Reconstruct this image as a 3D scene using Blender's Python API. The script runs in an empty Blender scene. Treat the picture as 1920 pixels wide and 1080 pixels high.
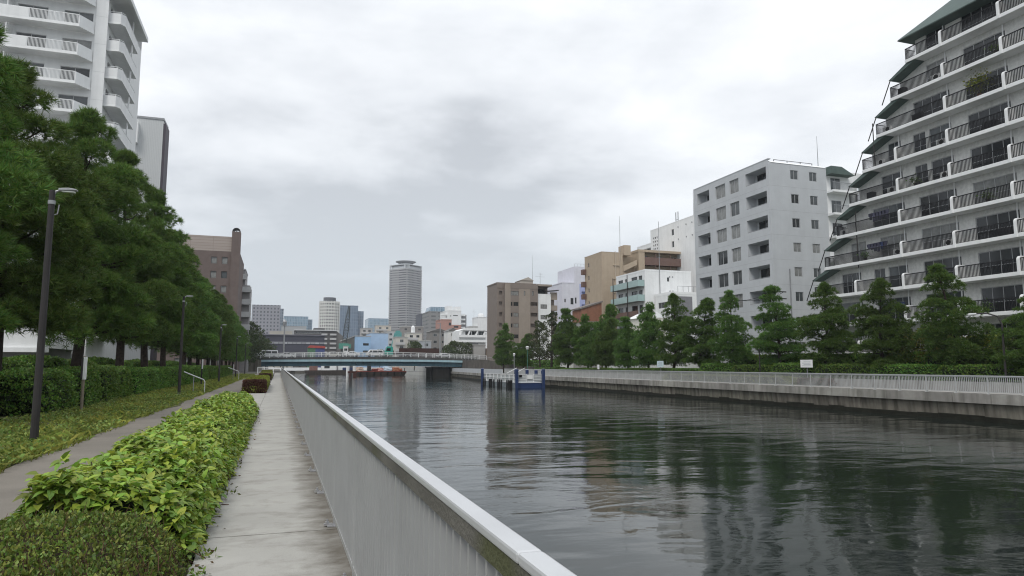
import bpy, bmesh, math, random
import numpy as np
from mathutils import Vector

R = math.radians
sc = bpy.context.scene
col = sc.collection
rnd = random.Random(7)

# ------------------------------------------------------------------ camera, sky, sun, exposure
EYE, F, PITCH, YAW = 1.55, 1300.0, R(6.3644), R(18.5129)
cam_d = bpy.data.cameras.new('camera')
cam_d.sensor_width = 36.0
cam_d.lens = F / 1920 * 36
cam_d.clip_start = 0.05
cam_d.clip_end = 9000
cam = bpy.data.objects.new('camera', cam_d)
col.objects.link(cam)
cam.location = (0, 0, EYE)
cam.rotation_euler = (R(90) + PITCH, 0, -YAW)
sc.camera = cam

SUN_EL, SUN_AZ = R(54), R(222)      # azimuth clockwise from +Y (looking along the canal)
world = bpy.data.worlds.new('World')
sc.world = world
world.use_nodes = True
WN, WL = world.node_tree.nodes, world.node_tree.links
for n in list(WN):
    WN.remove(n)


def wn(kind, **kw):
    n = WN.new(kind)
    for k, v in kw.items():
        setattr(n, k, v)
    return n


def wmath(op, a, b=None, clamp=False):
    n = wn('ShaderNodeMath', operation=op, use_clamp=clamp)
    for i, v in enumerate((a, b)):
        if v is None:
            continue
        if isinstance(v, (int, float)):
            n.inputs[i].default_value = v
        else:
            WL.new(v, n.inputs[i])
    return n.outputs[0]


def build_sky():
    out = wn('ShaderNodeOutputWorld')
    bg = wn('ShaderNodeBackground')
    bg.inputs[1].default_value = 0.1
    sky = wn('ShaderNodeTexSky', sky_type='NISHITA', sun_disc=False)
    sky.sun_elevation, sky.sun_rotation = SUN_EL, SUN_AZ
    sky.air_density, sky.dust_density = 1.0, 3.0
    tc = wn('ShaderNodeTexCoord')
    sep = wn('ShaderNodeSeparateXYZ')
    WL.new(tc.outputs['Generated'], sep.inputs[0])
    zc = wmath('MAXIMUM', sep.outputs[2], 0.0)
    den = wmath('ADD', zc, 0.16)
    px, py = wmath('DIVIDE', sep.outputs[0], den), wmath('DIVIDE', sep.outputs[1], den)
    cmb = wn('ShaderNodeCombineXYZ')
    WL.new(px, cmb.inputs[0])
    WL.new(py, cmb.inputs[1])

    def noise(scale, detail, rough, off, dist=0.0):
        mp = wn('ShaderNodeMapping')
        mp.inputs['Location'].default_value = off
        WL.new(cmb.outputs[0], mp.inputs[0])
        n = wn('ShaderNodeTexNoise')
        n.inputs['Scale'].default_value = scale
        n.inputs['Detail'].default_value = detail
        n.inputs['Roughness'].default_value = rough
        n.inputs['Distortion'].default_value = dist
        WL.new(mp.outputs[0], n.inputs['Vector'])
        return n.outputs[0]
    a = noise(0.7, 7, 0.52, (7.3, 2.2, 0.4), 0.15)
    b = noise(2.0, 7, 0.56, (0.3, 5.2, 1.4), 0.2)
    m = wmath('ADD', wmath('MULTIPLY', a, 0.68), wmath('MULTIPLY', b, 0.32))
    ramp = wn('ShaderNodeValToRGB')
    e = ramp.color_ramp.elements
    e[0].position, e[0].color = 0.40, (4.5, 4.75, 5.1, 1)
    e[1].position, e[1].color = 0.60, (8.3, 8.5, 8.75, 1)
    e2 = ramp.color_ramp.elements.new(0.49)
    e2.color = (6.5, 6.75, 7.1, 1)
    WL.new(m, ramp.inputs[0])
    # an overcast dome is brightest overhead and dimmer and greyer at the skyline
    hz = wn('ShaderNodeMapRange')
    hz.interpolation_type = 'SMOOTHSTEP'
    hz.inputs['From Min'].default_value, hz.inputs['From Max'].default_value = 0.0, 0.34
    WL.new(zc, hz.inputs[0])
    mixh = wn('ShaderNodeMix', data_type='RGBA')
    WL.new(hz.outputs[0], mixh.inputs[0])
    mixh.inputs[6].default_value = (5.3, 5.75, 6.15, 1)
    WL.new(ramp.outputs[0], mixh.inputs[7])
    up = wn('ShaderNodeMapRange')
    up.inputs['From Min'].default_value, up.inputs['From Max'].default_value = 0.45, 1.0
    up.inputs['To Min'].default_value, up.inputs['To Max'].default_value = 1.0, 1.6
    WL.new(zc, up.inputs[0])
    br = wn('ShaderNodeVectorMath', operation='SCALE')
    WL.new(mixh.outputs[2], br.inputs[0])
    WL.new(up.outputs[0], br.inputs[3])
    mix = wn('ShaderNodeMix', data_type='RGBA')
    mix.inputs[0].default_value = 0.96
    WL.new(sky.outputs[0], mix.inputs[6])
    WL.new(br.outputs[0], mix.inputs[7])
    WL.new(mix.outputs[2], bg.inputs[0])
    WL.new(bg.outputs[0], out.inputs[0])


build_sky()

sun_d = bpy.data.lights.new('sun', 'SUN')
sun_d.energy = 1.3
sun_d.angle = R(22)
sun_d.color = (1.0, 0.96, 0.9)
sun = bpy.data.objects.new('sun', sun_d)
col.objects.link(sun)
sd = Vector((math.sin(SUN_AZ) * math.cos(SUN_EL), math.cos(SUN_AZ) * math.cos(SUN_EL), math.sin(SUN_EL)))
sun.rotation_euler = (-sd).to_track_quat('-Z', 'Y').to_euler()

vs = sc.view_settings
vs.view_transform, vs.look = 'Standard', 'None'
vs.exposure, vs.gamma = 0.44, 1.0
vs.use_curve_mapping = False
sc.cycles.max_bounces = 6
sc.cycles.diffuse_bounces = 3
sc.cycles.glossy_bounces = 3
sc.cycles.transparent_max_bounces = 8
sc.cycles.use_denoising = True
sc.cycles.denoising_prefilter = 'ACCURATE'
sc.cycles.filter_width = 1.1


# ------------------------------------------------------------------ measuring: a photo pixel on a plane of the site
def ray(px, py):
    cp, sp, cy, sy = math.cos(PITCH), math.sin(PITCH), math.cos(YAW), math.sin(YAW)
    a, b = px - 960, 540 - py
    fw, up = F * cp - b * sp, F * sp + b * cp
    return a * cy + fw * sy, fw * cy - a * sy, up


def at(px, py, X=None, Y=None, z=None):
    d = ray(px, py)
    t = X / d[0] if X is not None else Y / d[1] if Y is not None else (z - EYE) / d[2]
    return Vector((d[0] * t, d[1] * t, EYE + d[2] * t))


# ------------------------------------------------------------------ materials
MATS = {}


def mat(name, c, rough=0.75, var=0.12, scale=1.5, spec=0.25, metal=0.0, bump=0.0, bscale=30.0, streak=0.0, grime=None, island=0.0, trans=0.0):
    """Principled surface whose colour varies by noise; streak adds vertical weather marks, island a leaf-to-leaf change of hue."""
    if name in MATS:
        return MATS[name]
    m = bpy.data.materials.new(name)
    m.use_nodes = True
    N, L = m.node_tree.nodes, m.node_tree.links
    bs = N['Principled BSDF']
    bs.inputs['Roughness'].default_value = rough
    bs.inputs['Metallic'].default_value = metal
    bs.inputs['Specular IOR Level'].default_value = spec
    tc = N.new('ShaderNodeTexCoord')
    nz = N.new('ShaderNodeTexNoise')
    nz.inputs['Scale'].default_value = scale
    nz.inputs['Detail'].default_value = 6
    nz.inputs['Roughness'].default_value = 0.6
    L.new(tc.outputs['Object'], nz.inputs['Vector'])
    rp = N.new('ShaderNodeValToRGB')
    rp.color_ramp.elements[0].position, rp.color_ramp.elements[1].position = 0.3, 0.7
    rp.color_ramp.elements[0].color = tuple(x * (1 - var) for x in c) + (1,)
    rp.color_ramp.elements[1].color = tuple(min(1, x * (1 + var)) for x in c) + (1,)
    L.new(nz.outputs[0], rp.inputs[0])
    out = rp.outputs[0]
    if streak:
        mp = N.new('ShaderNodeMapping')
        mp.inputs['Scale'].default_value = (1.6, 1.6, 0.09)
        L.new(tc.outputs['Object'], mp.inputs[0])
        n2 = N.new('ShaderNodeTexNoise')
        n2.inputs['Scale'].default_value = 1.3
        n2.inputs['Detail'].default_value = 5
        L.new(mp.outputs[0], n2.inputs['Vector'])
        r2 = N.new('ShaderNodeValToRGB')
        r2.color_ramp.elements[0].position, r2.color_ramp.elements[1].position = 0.42, 0.66
        L.new(n2.outputs[0], r2.inputs[0])
        mx = N.new('ShaderNodeMix')
        mx.data_type = 'RGBA'
        mu = N.new('ShaderNodeMath')
        mu.operation = 'MULTIPLY'
        mu.inputs[1].default_value = streak
        L.new(r2.outputs[0], mu.inputs[0])
        L.new(mu.outputs[0], mx.inputs[0])
        L.new(out, mx.inputs[6])
        g = grime or tuple(x * 0.45 for x in c)
        mx.inputs[7].default_value = tuple(g) + (1,)
        out = mx.outputs[2]
    if island:
        ge = N.new('ShaderNodeNewGeometry')
        hs = N.new('ShaderNodeHueSaturation')
        mr = N.new('ShaderNodeMapRange')
        mr.inputs['To Min'].default_value, mr.inputs['To Max'].default_value = 0.5 - 0.035 * island, 0.5 + 0.03 * island
        L.new(ge.outputs['Random Per Island'], mr.inputs[0])
        L.new(mr.outputs[0], hs.inputs['Hue'])
        mv = N.new('ShaderNodeMapRange')
        mv.inputs['To Min'].default_value, mv.inputs['To Max'].default_value = 1 - 0.35 * island, 1 + 0.4 * island
        wn_ = N.new('ShaderNodeTexWhiteNoise')
        wn_.noise_dimensions = '1D'
        L.new(ge.outputs['Random Per Island'], wn_.inputs['W'])
        L.new(wn_.outputs[0], mv.inputs[0])
        L.new(mv.outputs[0], hs.inputs['Value'])
        L.new(out, hs.inputs['Color'])
        out = hs.outputs[0]
    if island and trans:                         # each plant a little different from its neighbours
        oi = N.new('ShaderNodeObjectInfo')
        h2 = N.new('ShaderNodeHueSaturation')
        for sock, lo, hi in (('Hue', .485, .508), ('Value', .80, 1.22)):
            m2 = N.new('ShaderNodeMapRange')
            m2.inputs['To Min'].default_value, m2.inputs['To Max'].default_value = lo, hi
            L.new(oi.outputs['Random'], m2.inputs[0])
            L.new(m2.outputs[0], h2.inputs[sock])
        L.new(out, h2.inputs['Color'])
        out = h2.outputs[0]
    L.new(out, bs.inputs['Base Color'])
    if bump:
        n3 = N.new('ShaderNodeTexNoise')
        n3.inputs['Scale'].default_value = bscale
        n3.inputs['Detail'].default_value = 4
        L.new(tc.outputs['Object'], n3.inputs['Vector'])
        bp = N.new('ShaderNodeBump')
        bp.inputs['Strength'].default_value = bump
        bp.inputs['Distance'].default_value = 0.02
        L.new(n3.outputs[0], bp.inputs['Height'])
        L.new(bp.outputs[0], bs.inputs['Normal'])
    if trans:
        tr = N.new('ShaderNodeBsdfTranslucent')
        L.new(out, tr.inputs[0])
        ms = N.new('ShaderNodeMixShader')
        ms.inputs[0].default_value = trans
        L.new(bs.outputs[0], ms.inputs[1])
        L.new(tr.outputs[0], ms.inputs[2])
        L.new(ms.outputs[0], N['Material Output'].inputs[0])
    MATS[name] = m
    return m


def gridmat(name, wall, win, w, h, mortar, rough=0.4, spec=0.4, wvar=0.35):
    """A far facade: a regular grid of panes in a wall colour, laid out in metres along the wall."""
    if name in MATS:
        return MATS[name]
    m = bpy.data.materials.new(name)
    m.use_nodes = True
    N, L = m.node_tree.nodes, m.node_tree.links
    bs = N['Principled BSDF']
    bs.inputs['Roughness'].default_value = rough
    bs.inputs['Specular IOR Level'].default_value = spec
    tc = N.new('ShaderNodeTexCoord')
    sp = N.new('ShaderNodeSeparateXYZ')
    L.new(tc.outputs['Object'], sp.inputs[0])
    ad = N.new('ShaderNodeMath')
    ad.operation = 'ADD'
    L.new(sp.outputs[0], ad.inputs[0])
    L.new(sp.outputs[1], ad.inputs[1])
    cb = N.new('ShaderNodeCombineXYZ')
    L.new(ad.outputs[0], cb.inputs[0])
    L.new(sp.outputs[2], cb.inputs[1])
    br = N.new('ShaderNodeTexBrick')
    br.offset = 0.0
    br.inputs['Scale'].default_value = 1.0
    br.inputs['Brick Width'].default_value = w
    br.inputs['Row Height'].default_value = h
    br.inputs['Mortar Size'].default_value = mortar
    br.inputs['Mortar Smooth'].default_value = 0.0
    br.inputs['Color1'].default_value = tuple(x * (1 - wvar) for x in win) + (1,)
    br.inputs['Color2'].default_value = tuple(x * (1 + wvar) for x in win) + (1,)
    br.inputs['Mortar'].default_value = tuple(wall) + (1,)
    L.new(cb.outputs[0], br.inputs['Vector'])
    L.new(br.outputs[0], bs.inputs['Base Color'])
    MATS[name] = m
    return m


white = mat('white_render', (0.74, 0.75, 0.75), 0.8, 0.05, 0.6, streak=0.10, bump=0.15, bscale=25)
whitep = mat('white_paint', (0.78, 0.79, 0.79), 0.6, 0.04, 1.2, streak=0.08)
soffit = mat('soffit_grey', (0.55, 0.56, 0.56), 0.85, 0.08, 1.0)
stucco = mat('rough_white_stucco', (0.70, 0.70, 0.68), 0.9, 0.13, 4.0, bump=0.8, bscale=9, streak=0.18)
greyw = mat('pale_grey_tile', (0.50, 0.52, 0.54), 0.7, 0.05, 0.8, streak=0.06)
lilac = mat('pale_lilac_render', (0.62, 0.62, 0.68), 0.8, 0.05, 0.6, streak=0.1)
blueish = mat('lavender_blue_paint', (0.36, 0.40, 0.62), 0.8, 0.06, 0.8)
tan = mat('tan_tile', (0.40, 0.325, 0.245), 0.75, 0.06, 0.8, streak=0.10)
tan2 = mat('brown_balcony_panel', (0.155, 0.10, 0.085), 0.75, 0.1, 1.0, streak=0.1)
taupe = mat('taupe_tile', (0.285, 0.243, 0.205), 0.75, 0.06, 0.7, streak=0.1)
taupe_d = mat('dark_taupe_tile', (0.205, 0.172, 0.15), 0.75, 0.06, 0.7)
brick = mat('mauve_brown_tile', (0.15, 0.118, 0.108), 0.8, 0.1, 0.8, streak=0.08)
beigep = gridmat('beige_panel', (0.24, 0.2, 0.18), (0.36, 0.31, 0.28), 4.6, 0.62, 0.03, 0.7, 0.2, 0.03)
terra = mat('terracotta_sheet', (0.25, 0.12, 0.078), 0.8, 0.12, 1.5, streak=0.2)
green_roof = mat('green_copper_sheet', (0.085, 0.118, 0.108), 0.6, 0.12, 1.0, streak=0.1)
blackm = mat('black_iron', (0.012, 0.012, 0.014), 0.5, 0.1)
darkm = mat('dark_brown_steel', (0.035, 0.032, 0.032), 0.45, 0.15, 3.0)
greym = mat('grey_steel', (0.30, 0.31, 0.32), 0.45, 0.1, 2.0, metal=0.3)
alu = mat('weathered_aluminium', (0.50, 0.51, 0.51), 0.5, 0.09, 2.0, spec=0.4, metal=0.25, streak=0.1)
alubar = mat('aged_aluminium_bars', (0.37, 0.374, 0.37), 0.5, 0.07, 1.6, spec=0.4, metal=0.2, streak=0.05)
alutop = mat('aluminium_handrail', (0.56, 0.57, 0.58), 0.42, 0.06, 3.0, spec=0.5, metal=0.3)
alusill = mat('aluminium_window_frame', (0.42, 0.43, 0.44), 0.5, 0.05)
whitefr = mat('white_window_frame', (0.7, 0.7, 0.7), 0.5, 0.04)
darkfr = mat('bronze_window_frame', (0.05, 0.045, 0.04), 0.5, 0.05)
conc = mat('concrete', (0.32, 0.31, 0.285), 0.9, 0.2, 0.9, bump=0.3, streak=0.55, grime=(0.10, 0.095, 0.08), island=.45)
conc_d = mat('damp_concrete', (0.215, 0.20, 0.165), 0.85, 0.25, 0.8, bump=0.35, streak=0.75, grime=(0.055, 0.05, 0.038), island=.4)
soil = mat('soil', (0.05, 0.036, 0.026), 0.95, 0.4, 6.0, bump=0.8, bscale=25)
bark = mat('pine_bark', (0.045, 0.034, 0.028), 0.95, 0.4, 7.0, bump=1.0, bscale=14)
teal = mat('teal_glass_panel', (0.30, 0.41, 0.40), 0.35, 0.06, spec=0.5)
tealpaint = mat('green_cab_paint', (0.03, 0.30, 0.24), 0.35, 0.06, spec=0.5)
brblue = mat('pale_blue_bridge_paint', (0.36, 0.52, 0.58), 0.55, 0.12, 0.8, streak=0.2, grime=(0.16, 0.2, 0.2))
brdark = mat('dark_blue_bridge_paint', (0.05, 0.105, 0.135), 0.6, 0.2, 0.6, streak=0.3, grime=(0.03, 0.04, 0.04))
navy = mat('navy_blue_paint', (0.022, 0.042, 0.115), 0.5, 0.15, 1.5)
skyb = mat('light_blue_cladding', (0.30, 0.46, 0.66), 0.7, 0.06, 0.5, streak=0.08)
rubber = mat('black_rubber', (0.014, 0.014, 0.015), 0.75, 0.2)
carw = mat('white_car_paint', (0.75, 0.76, 0.76), 0.25, 0.02, spec=0.6)
chrome = mat('wheel_metal', (0.45, 0.45, 0.46), 0.35, 0.05, metal=0.6)
redp = mat('red_oxide_paint', (0.20, 0.04, 0.03), 0.6, 0.2, 1.0)
orange = mat('orange_tarp', (0.36, 0.15, 0.08), 0.7, 0.2, 1.5)
pinkr = mat('pink_render', (0.40, 0.235, 0.20), 0.8, 0.06)
lamp_w = mat('lamp_housing', (0.6, 0.61, 0.6), 0.4, 0.04)
signw = mat('white_sign_face', (0.78, 0.79, 0.78), 0.5, 0.03)
wood = mat('weathered_wood', (0.20, 0.17, 0.13), 0.9, 0.2, 5.0)
pane_d = mat('dark_glass', (0.020, 0.024, 0.027), 0.06, 0.5, 0.35, spec=0.6)
pane_c = mat('curtained_glass', (0.22, 0.225, 0.22), 0.12, 0.35, 1.1, spec=0.55)
pane_g = mat('grey_glass', (0.075, 0.085, 0.09), 0.08, 0.45, 0.6, spec=0.6)
pine_l = mat('pine_needles', (0.094, 0.172, 0.033), 0.55, 0.25, 0.5, spec=0.3, island=1.0, trans=0.28)
pine_r = mat('pine_needles_dull', (0.088, 0.165, 0.036), 0.6, 0.28, 0.6, spec=0.25, island=1.0, trans=0.25)
leaf_m = mat('broad_leaves', (0.060, 0.085, 0.030), 0.5, 0.25, 0.6, spec=0.35, island=1.1, trans=0.3)
hedge_m = mat('hedge_leaves', (0.105, 0.205, 0.034), 0.5, 0.3, 1.2, spec=0.35, island=1.0, trans=0.25)
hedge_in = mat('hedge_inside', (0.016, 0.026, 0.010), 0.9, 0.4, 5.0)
hydr_m = mat('light_green_leaves', (0.20, 0.28, 0.040), 0.45, 0.28, 1.6, spec=0.4, island=1.15, trans=0.3)
azal_m = mat('small_olive_leaves', (0.135, 0.195, 0.038), 0.5, 0.35, 2.2, spec=0.35, island=1.3, trans=0.25)
azal_r = mat('reddish_clipped_leaves', (0.11, 0.06, 0.036), 0.6, 0.35, 2.0, spec=0.3, island=1.0, trans=0.2)
yell_m = mat('yellow_green_leaves', (0.17, 0.20, 0.03), 0.5, 0.3, 1.0, spec=0.35, island=1.1, trans=0.3)
twig_m = mat('reddish_twigs', (0.085, 0.045, 0.03), 0.9, 0.3, 4.0)
grass_m = mat('grass_blades', (0.20, 0.235, 0.048), 0.6, 0.3, 0.8, spec=0.25, island=1.1, trans=0.3)


# ------------------------------------------------------------------ builders
def origin(o):
    v = Vector((0, 0, 0))
    while o is not None:
        v = v + Vector(o.location)
        o = o.parent
    return v


def tag(o, label=None, cat=None, group=None, kind=None):
    for k, v in (('label', label), ('category', cat), ('group', group), ('kind', kind)):
        if v:
            o[k] = v
    return o


def thing(name, label, cat, loc=(0, 0, 0), rotz=0.0, group=None):
    o = bpy.data.objects.new(name, None)
    col.objects.link(o)
    o.empty_display_size = 0.2
    o.location = loc
    o.rotation_euler = (0, 0, rotz)
    return tag(o, label, cat, group)


def link(name, me, parent=None):
    o = bpy.data.objects.new(name, me)
    col.objects.link(o)
    if parent is not None:
        o.parent = parent
    return o


KIDS = {}


def copy_tree(o, parent=None):
    c = o.copy()
    col.objects.link(c)
    c.parent = parent
    for ch in o.children:
        copy_tree(ch, c)
    return c


class MB:
    def __init__(s):
        s.v, s.f = [], []

    def quad(s, a, b, c, d):
        i = len(s.v)
        s.v += [tuple(a), tuple(b), tuple(c), tuple(d)]
        s.f.append((i, i + 1, i + 2, i + 3))
        return s

    def poly(s, pts):
        i = len(s.v)
        s.v += [tuple(p) for p in pts]
        s.f.append(tuple(range(i, i + len(pts))))
        return s

    def box(s, x0, x1, y0, y1, z0, z1):
        i = len(s.v)
        s.v += [(x0, y0, z0), (x1, y0, z0), (x1, y1, z0), (x0, y1, z0), (x0, y0, z1), (x1, y0, z1), (x1, y1, z1), (x0, y1, z1)]
        s.f += [tuple(i + k for k in q) for q in ((0, 3, 2, 1), (4, 5, 6, 7), (0, 1, 5, 4), (1, 2, 6, 5), (2, 3, 7, 6), (3, 0, 4, 7))]
        return s

    def prism(s, pts, z0, z1):
        """plan polygon (counter-clockwise) from z0 to z1"""
        i, n = len(s.v), len(pts)
        s.v += [(p[0], p[1], z0) for p in pts] + [(p[0], p[1], z1) for p in pts]
        s.f.append(tuple(i + k for k in reversed(range(n))))
        s.f.append(tuple(i + n + k for k in range(n)))
        for k in range(n):
            j = (k + 1) % n
            s.f.append((i + k, i + j, i + n + j, i + n + k))
        return s

    def extr(s, pts, d, axis):
        """polygon in the plane across axis ('x': points (y,z); 'y': points (x,z)), from d[0] to d[1] along the axis"""
        i, n = len(s.v), len(pts)
        for t in d:
            for p in pts:
                s.v.append((t, p[0], p[1]) if axis == 'x' else (p[0], t, p[1]))
        s.f.append(tuple(i + k for k in range(n)))
        s.f.append(tuple(i + n + k for k in reversed(range(n))))
        for k in range(n):
            j = (k + 1) % n
            s.f.append((i + k, i + n + k, i + n + j, i + j))
        return s

    def tube(s, pts, rad, n=8, cap=True):
        pts = [Vector(p) for p in pts]
        if not isinstance(rad, (list, tuple)):
            rad = [rad] * len(pts)
        i0 = len(s.v)
        prev = None
        for k, p in enumerate(pts):
            d = (pts[min(k + 1, len(pts) - 1)] - pts[max(k - 1, 0)]).normalized()
            if prev is None:
                a = d.cross(Vector((0, 0, 1)) if abs(d.z) < 0.9 else Vector((1, 0, 0))).normalized()
            else:
                a = (prev - d * prev.dot(d)).normalized()
            prev = a
            b = d.cross(a)
            for q in range(n):
                t = 2 * math.pi * q / n
                s.v.append(tuple(p + (a * math.cos(t) + b * math.sin(t)) * rad[k]))
        for k in range(len(pts) - 1):
            for q in range(n):
                r = (q + 1) % n
                s.f.append((i0 + k * n + q, i0 + k * n + r, i0 + (k + 1) * n + r, i0 + (k + 1) * n + q))
        if cap:
            s.f.append(tuple(i0 + q for q in reversed(range(n))))
            e = i0 + (len(pts) - 1) * n
            s.f.append(tuple(e + q for q in range(n)))
        return s

    def wall(s, o, u, L, z0, z1, holes=(), back=False):
        """upright wall from plan point o along unit direction u for L; holes (a0,a1,b0,b1,depth) are recessed; back closes a hole with wall"""
        n = (u[1], -u[0])

        def P(a, z, d=0.0):
            return (o[0] + u[0] * a - n[0] * d, o[1] + u[1] * a - n[1] * d, z)
        A = sorted({0.0, L} | {h[0] for h in holes} | {h[1] for h in holes})
        Z = sorted({z0, z1} | {h[2] for h in holes} | {h[3] for h in holes})
        for i in range(len(A) - 1):
            j = 0
            while j < len(Z) - 1:
                am = (A[i] + A[i + 1]) / 2

                def inh(jj):
                    zm = (Z[jj] + Z[jj + 1]) / 2
                    return any(h[0] < am < h[1] and h[2] < zm < h[3] for h in holes)
                if inh(j):
                    j += 1
                    continue
                k = j
                while k + 1 < len(Z) - 1 and not inh(k + 1):
                    k += 1
                s.quad(P(A[i], Z[j]), P(A[i + 1], Z[j]), P(A[i + 1], Z[k + 1]), P(A[i], Z[k + 1]))
                j = k + 1
        for h in holes:
            a0, a1, b0, b1, d = h[:5]
            s.quad(P(a0, b0), P(a0, b0, d), P(a0, b1, d), P(a0, b1))
            s.quad(P(a1, b0, d), P(a1, b0), P(a1, b1), P(a1, b1, d))
            s.quad(P(a0, b0), P(a1, b0), P(a1, b0, d), P(a0, b0, d))
            s.quad(P(a0, b1, d), P(a1, b1, d), P(a1, b1), P(a0, b1))
            s.quad(P(a0, b0, d), P(a1, b0, d), P(a1, b1, d), P(a0, b1, d))
        return s

    def mesh(s, name, m, off=(0, 0, 0), smooth=False, bevel=0.0):
        me = bpy.data.meshes.new(name)
        me.from_pydata([(a - off[0], b - off[1], c - off[2]) for a, b, c in s.v], [], s.f)
        if bevel:
            bm = bmesh.new()
            bm.from_mesh(me)
            bmesh.ops.remove_doubles(bm, verts=bm.verts, dist=1e-4)
            bmesh.ops.bevel(bm, geom=[e for e in bm.edges if len(e.link_faces) == 2 and e.calc_face_angle(0) > 0.5], offset=bevel, segments=2, affect='EDGES', profile=0.5)
            bm.to_mesh(me)
            bm.free()
        if smooth:
            me.polygons.foreach_set('use_smooth', [True] * len(me.polygons))
        me.materials.append(m)
        me.update()
        return me

    def build(s, name, m, parent=None, smooth=False, bevel=0.0):
        return link(name, s.mesh(name, m, origin(parent), smooth, bevel), parent)


def single(name, mb, m, label, cat, loc, group=None, **kw):
    """a thing that is one mesh, its origin at its base"""
    o = link(name, mb.mesh(name, m, loc, **kw))
    o.location = loc
    return tag(o, label, cat, group)


def struct(name, mb, m):
    return tag(mb.build(name, m), kind='structure')


# ---- windows: a frame mesh with a pane below it, meshes shared by size
WCACHE = {}


def window(parent, x, y, z, w, h, face=0.0, frame=alusill, pane=pane_d, cols=2, rail=None, name='window', fw=0.05):
    """frame in its own x-z plane facing -Y, turned by face; x,y,z = world point at its bottom centre"""
    key = (round(w, 2), round(h, 2), frame.name, cols, rail, fw)
    if key not in WCACHE:
        b = MB()
        b.box(-w / 2, -w / 2 + fw, 0, 0.06, 0, h).box(w / 2 - fw, w / 2, 0, 0.06, 0, h)
        b.box(-w / 2 + fw, w / 2 - fw, 0, 0.06, 0, fw).box(-w / 2 + fw, w / 2 - fw, 0, 0.06, h - fw, h)
        for k in range(1, cols):
            c = -w / 2 + w * k / cols
            b.box(c - fw * .45, c + fw * .45, 0.005, 0.055, fw, h - fw)
        if rail:
            b.box(-w / 2 + fw, w / 2 - fw, 0.012, 0.05, h * rail - fw * .4, h * rail + fw * .4)
        WCACHE[key] = b.mesh('window_frame', frame)
    pk = (round(w, 2), round(h, 2), pane.name)
    if pk not in WCACHE:
        WCACHE[pk] = MB().box(-w / 2 + 0.01, w / 2 - 0.01, 0.03, 0.036, 0.01, h - 0.01).mesh('pane', pane)
    o = link(name, WCACHE[key], parent)
    o.location = Vector((x, y, z)) - origin(parent)
    o.rotation_euler = (0, 0, face)
    link('pane', WCACHE[pk], o)
    return o


def facade(parent, mb, o, u, L, z0, z1, wins=(), depth=0.16, extra=()):
    """wall with recessed windows; wins (a, z, w, h, kwargs) with a = the opening's left edge along u"""
    n = (u[1], -u[0])
    face = math.atan2(n[0], -n[1])
    holes = [(w[0], w[0] + w[2], w[1], w[1] + w[3], depth) for w in wins] + list(extra)
    mb.wall(o, u, L, z0, z1, holes)
    for w in wins:
        kw = w[4] if len(w) > 4 else {}
        a = w[0] + w[2] / 2
        d = depth - 0.062
        window(parent, o[0] + u[0] * a - n[0] * d, o[1] + u[1] * a - n[1] * d, w[1], w[2], w[3], face, **kw)


def wgrid(As, Zs, w, h, **kw):
    out = []
    for a in As:
        for z in Zs:
            k = dict(kw)
            if 'pane' not in k:
                k['pane'] = rnd.choice((pane_d, pane_g, pane_c, pane_d))
            out.append((a, z, w, h, k))
    return out


def block(root, x0, x1, y0, y1, z0, z1, m, front=(), left=(), right=(), roof=None, par=0.35, depth=0.16, xf=(), xl=(), wallname='wall', roofname='roof'):
    mb = MB()
    facade(root, mb, (x0, y0), (1, 0), x1 - x0, z0, z1, front, depth, xf)
    facade(root, mb, (x0, y1), (0, -1), y1 - y0, z0, z1, left, depth, xl)
    facade(root, mb, (x1, y0), (0, 1), y1 - y0, z0, z1, right, depth)
    mb.wall((x1, y1), (-1, 0), x1 - x0, z0, z1)
    w = mb.build(wallname, m, root)
    rb = MB().box(x0 + 0.25, x1 - 0.25, y0 + 0.25, y1 - 0.25, z1 - 0.4, z1 - 0.25)
    if par:
        for (a, b, c, d) in ((x0 - .03, x1 + .03, y0 - .03, y0 + .25), (x0 - .03, x1 + .03, y1 - .25, y1 + .03), (x0 - .03, x0 + .25, y0 + .25, y1 - .25), (x1 - .25, x1 + .03, y0 + .25, y1 - .25)):
            rb.box(a, b, c, d, z1 + 0.003, z1 + par * 0.5)
    rb.build(roofname, roof or m, root)
    return w


def mast(root, x, y, z, h, r=0.05):
    return MB().tube([(x, y, z), (x, y, z + h * .55), (x, y, z + h)], [r, r * .7, r * .4], 6).build('mast', greym, root)


# ---- leaf meshes straight from arrays
def np_mesh(name, V, Fc, m):
    me = bpy.data.meshes.new(name)
    V = np.ascontiguousarray(V, dtype=np.float32).reshape(-1, 3)
    Fc = np.ascontiguousarray(Fc, dtype=np.int32)
    nf, k = Fc.shape
    me.vertices.add(len(V))
    me.vertices.foreach_set('co', V.ravel())
    me.loops.add(nf * k)
    me.loops.foreach_set('vertex_index', Fc.ravel())
    me.polygons.add(nf)
    me.polygons.foreach_set('loop_start', np.arange(0, nf * k, k, dtype=np.int32))
    me.update(calc_edges=True)
    me.materials.append(m)
    return me


def unit(a):
    return a / np.maximum(np.linalg.norm(a, axis=-1, keepdims=True), 1e-6)


def needles(rg, P, D, n, ln, w, spread=0.9):
    """tufts of pine needles: n blades from every point P about its direction D"""
    T = len(P)
    d = unit(D[:, None, :] + rg.normal(0, spread, (T, n, 3)))
    L = ln * rg.uniform(0.65, 1.15, (T, n, 1))
    side = unit(np.cross(d, rg.normal(0, 1, (T, n, 3)))) * (w / 2)
    b = P[:, None, :] + d * 0.03
    V = np.stack([b - side, b + side, b + d * L + np.array([0, 0, -0.02])], 2)
    return V.reshape(-1, 3), np.arange(T * n * 3).reshape(-1, 3)


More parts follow.
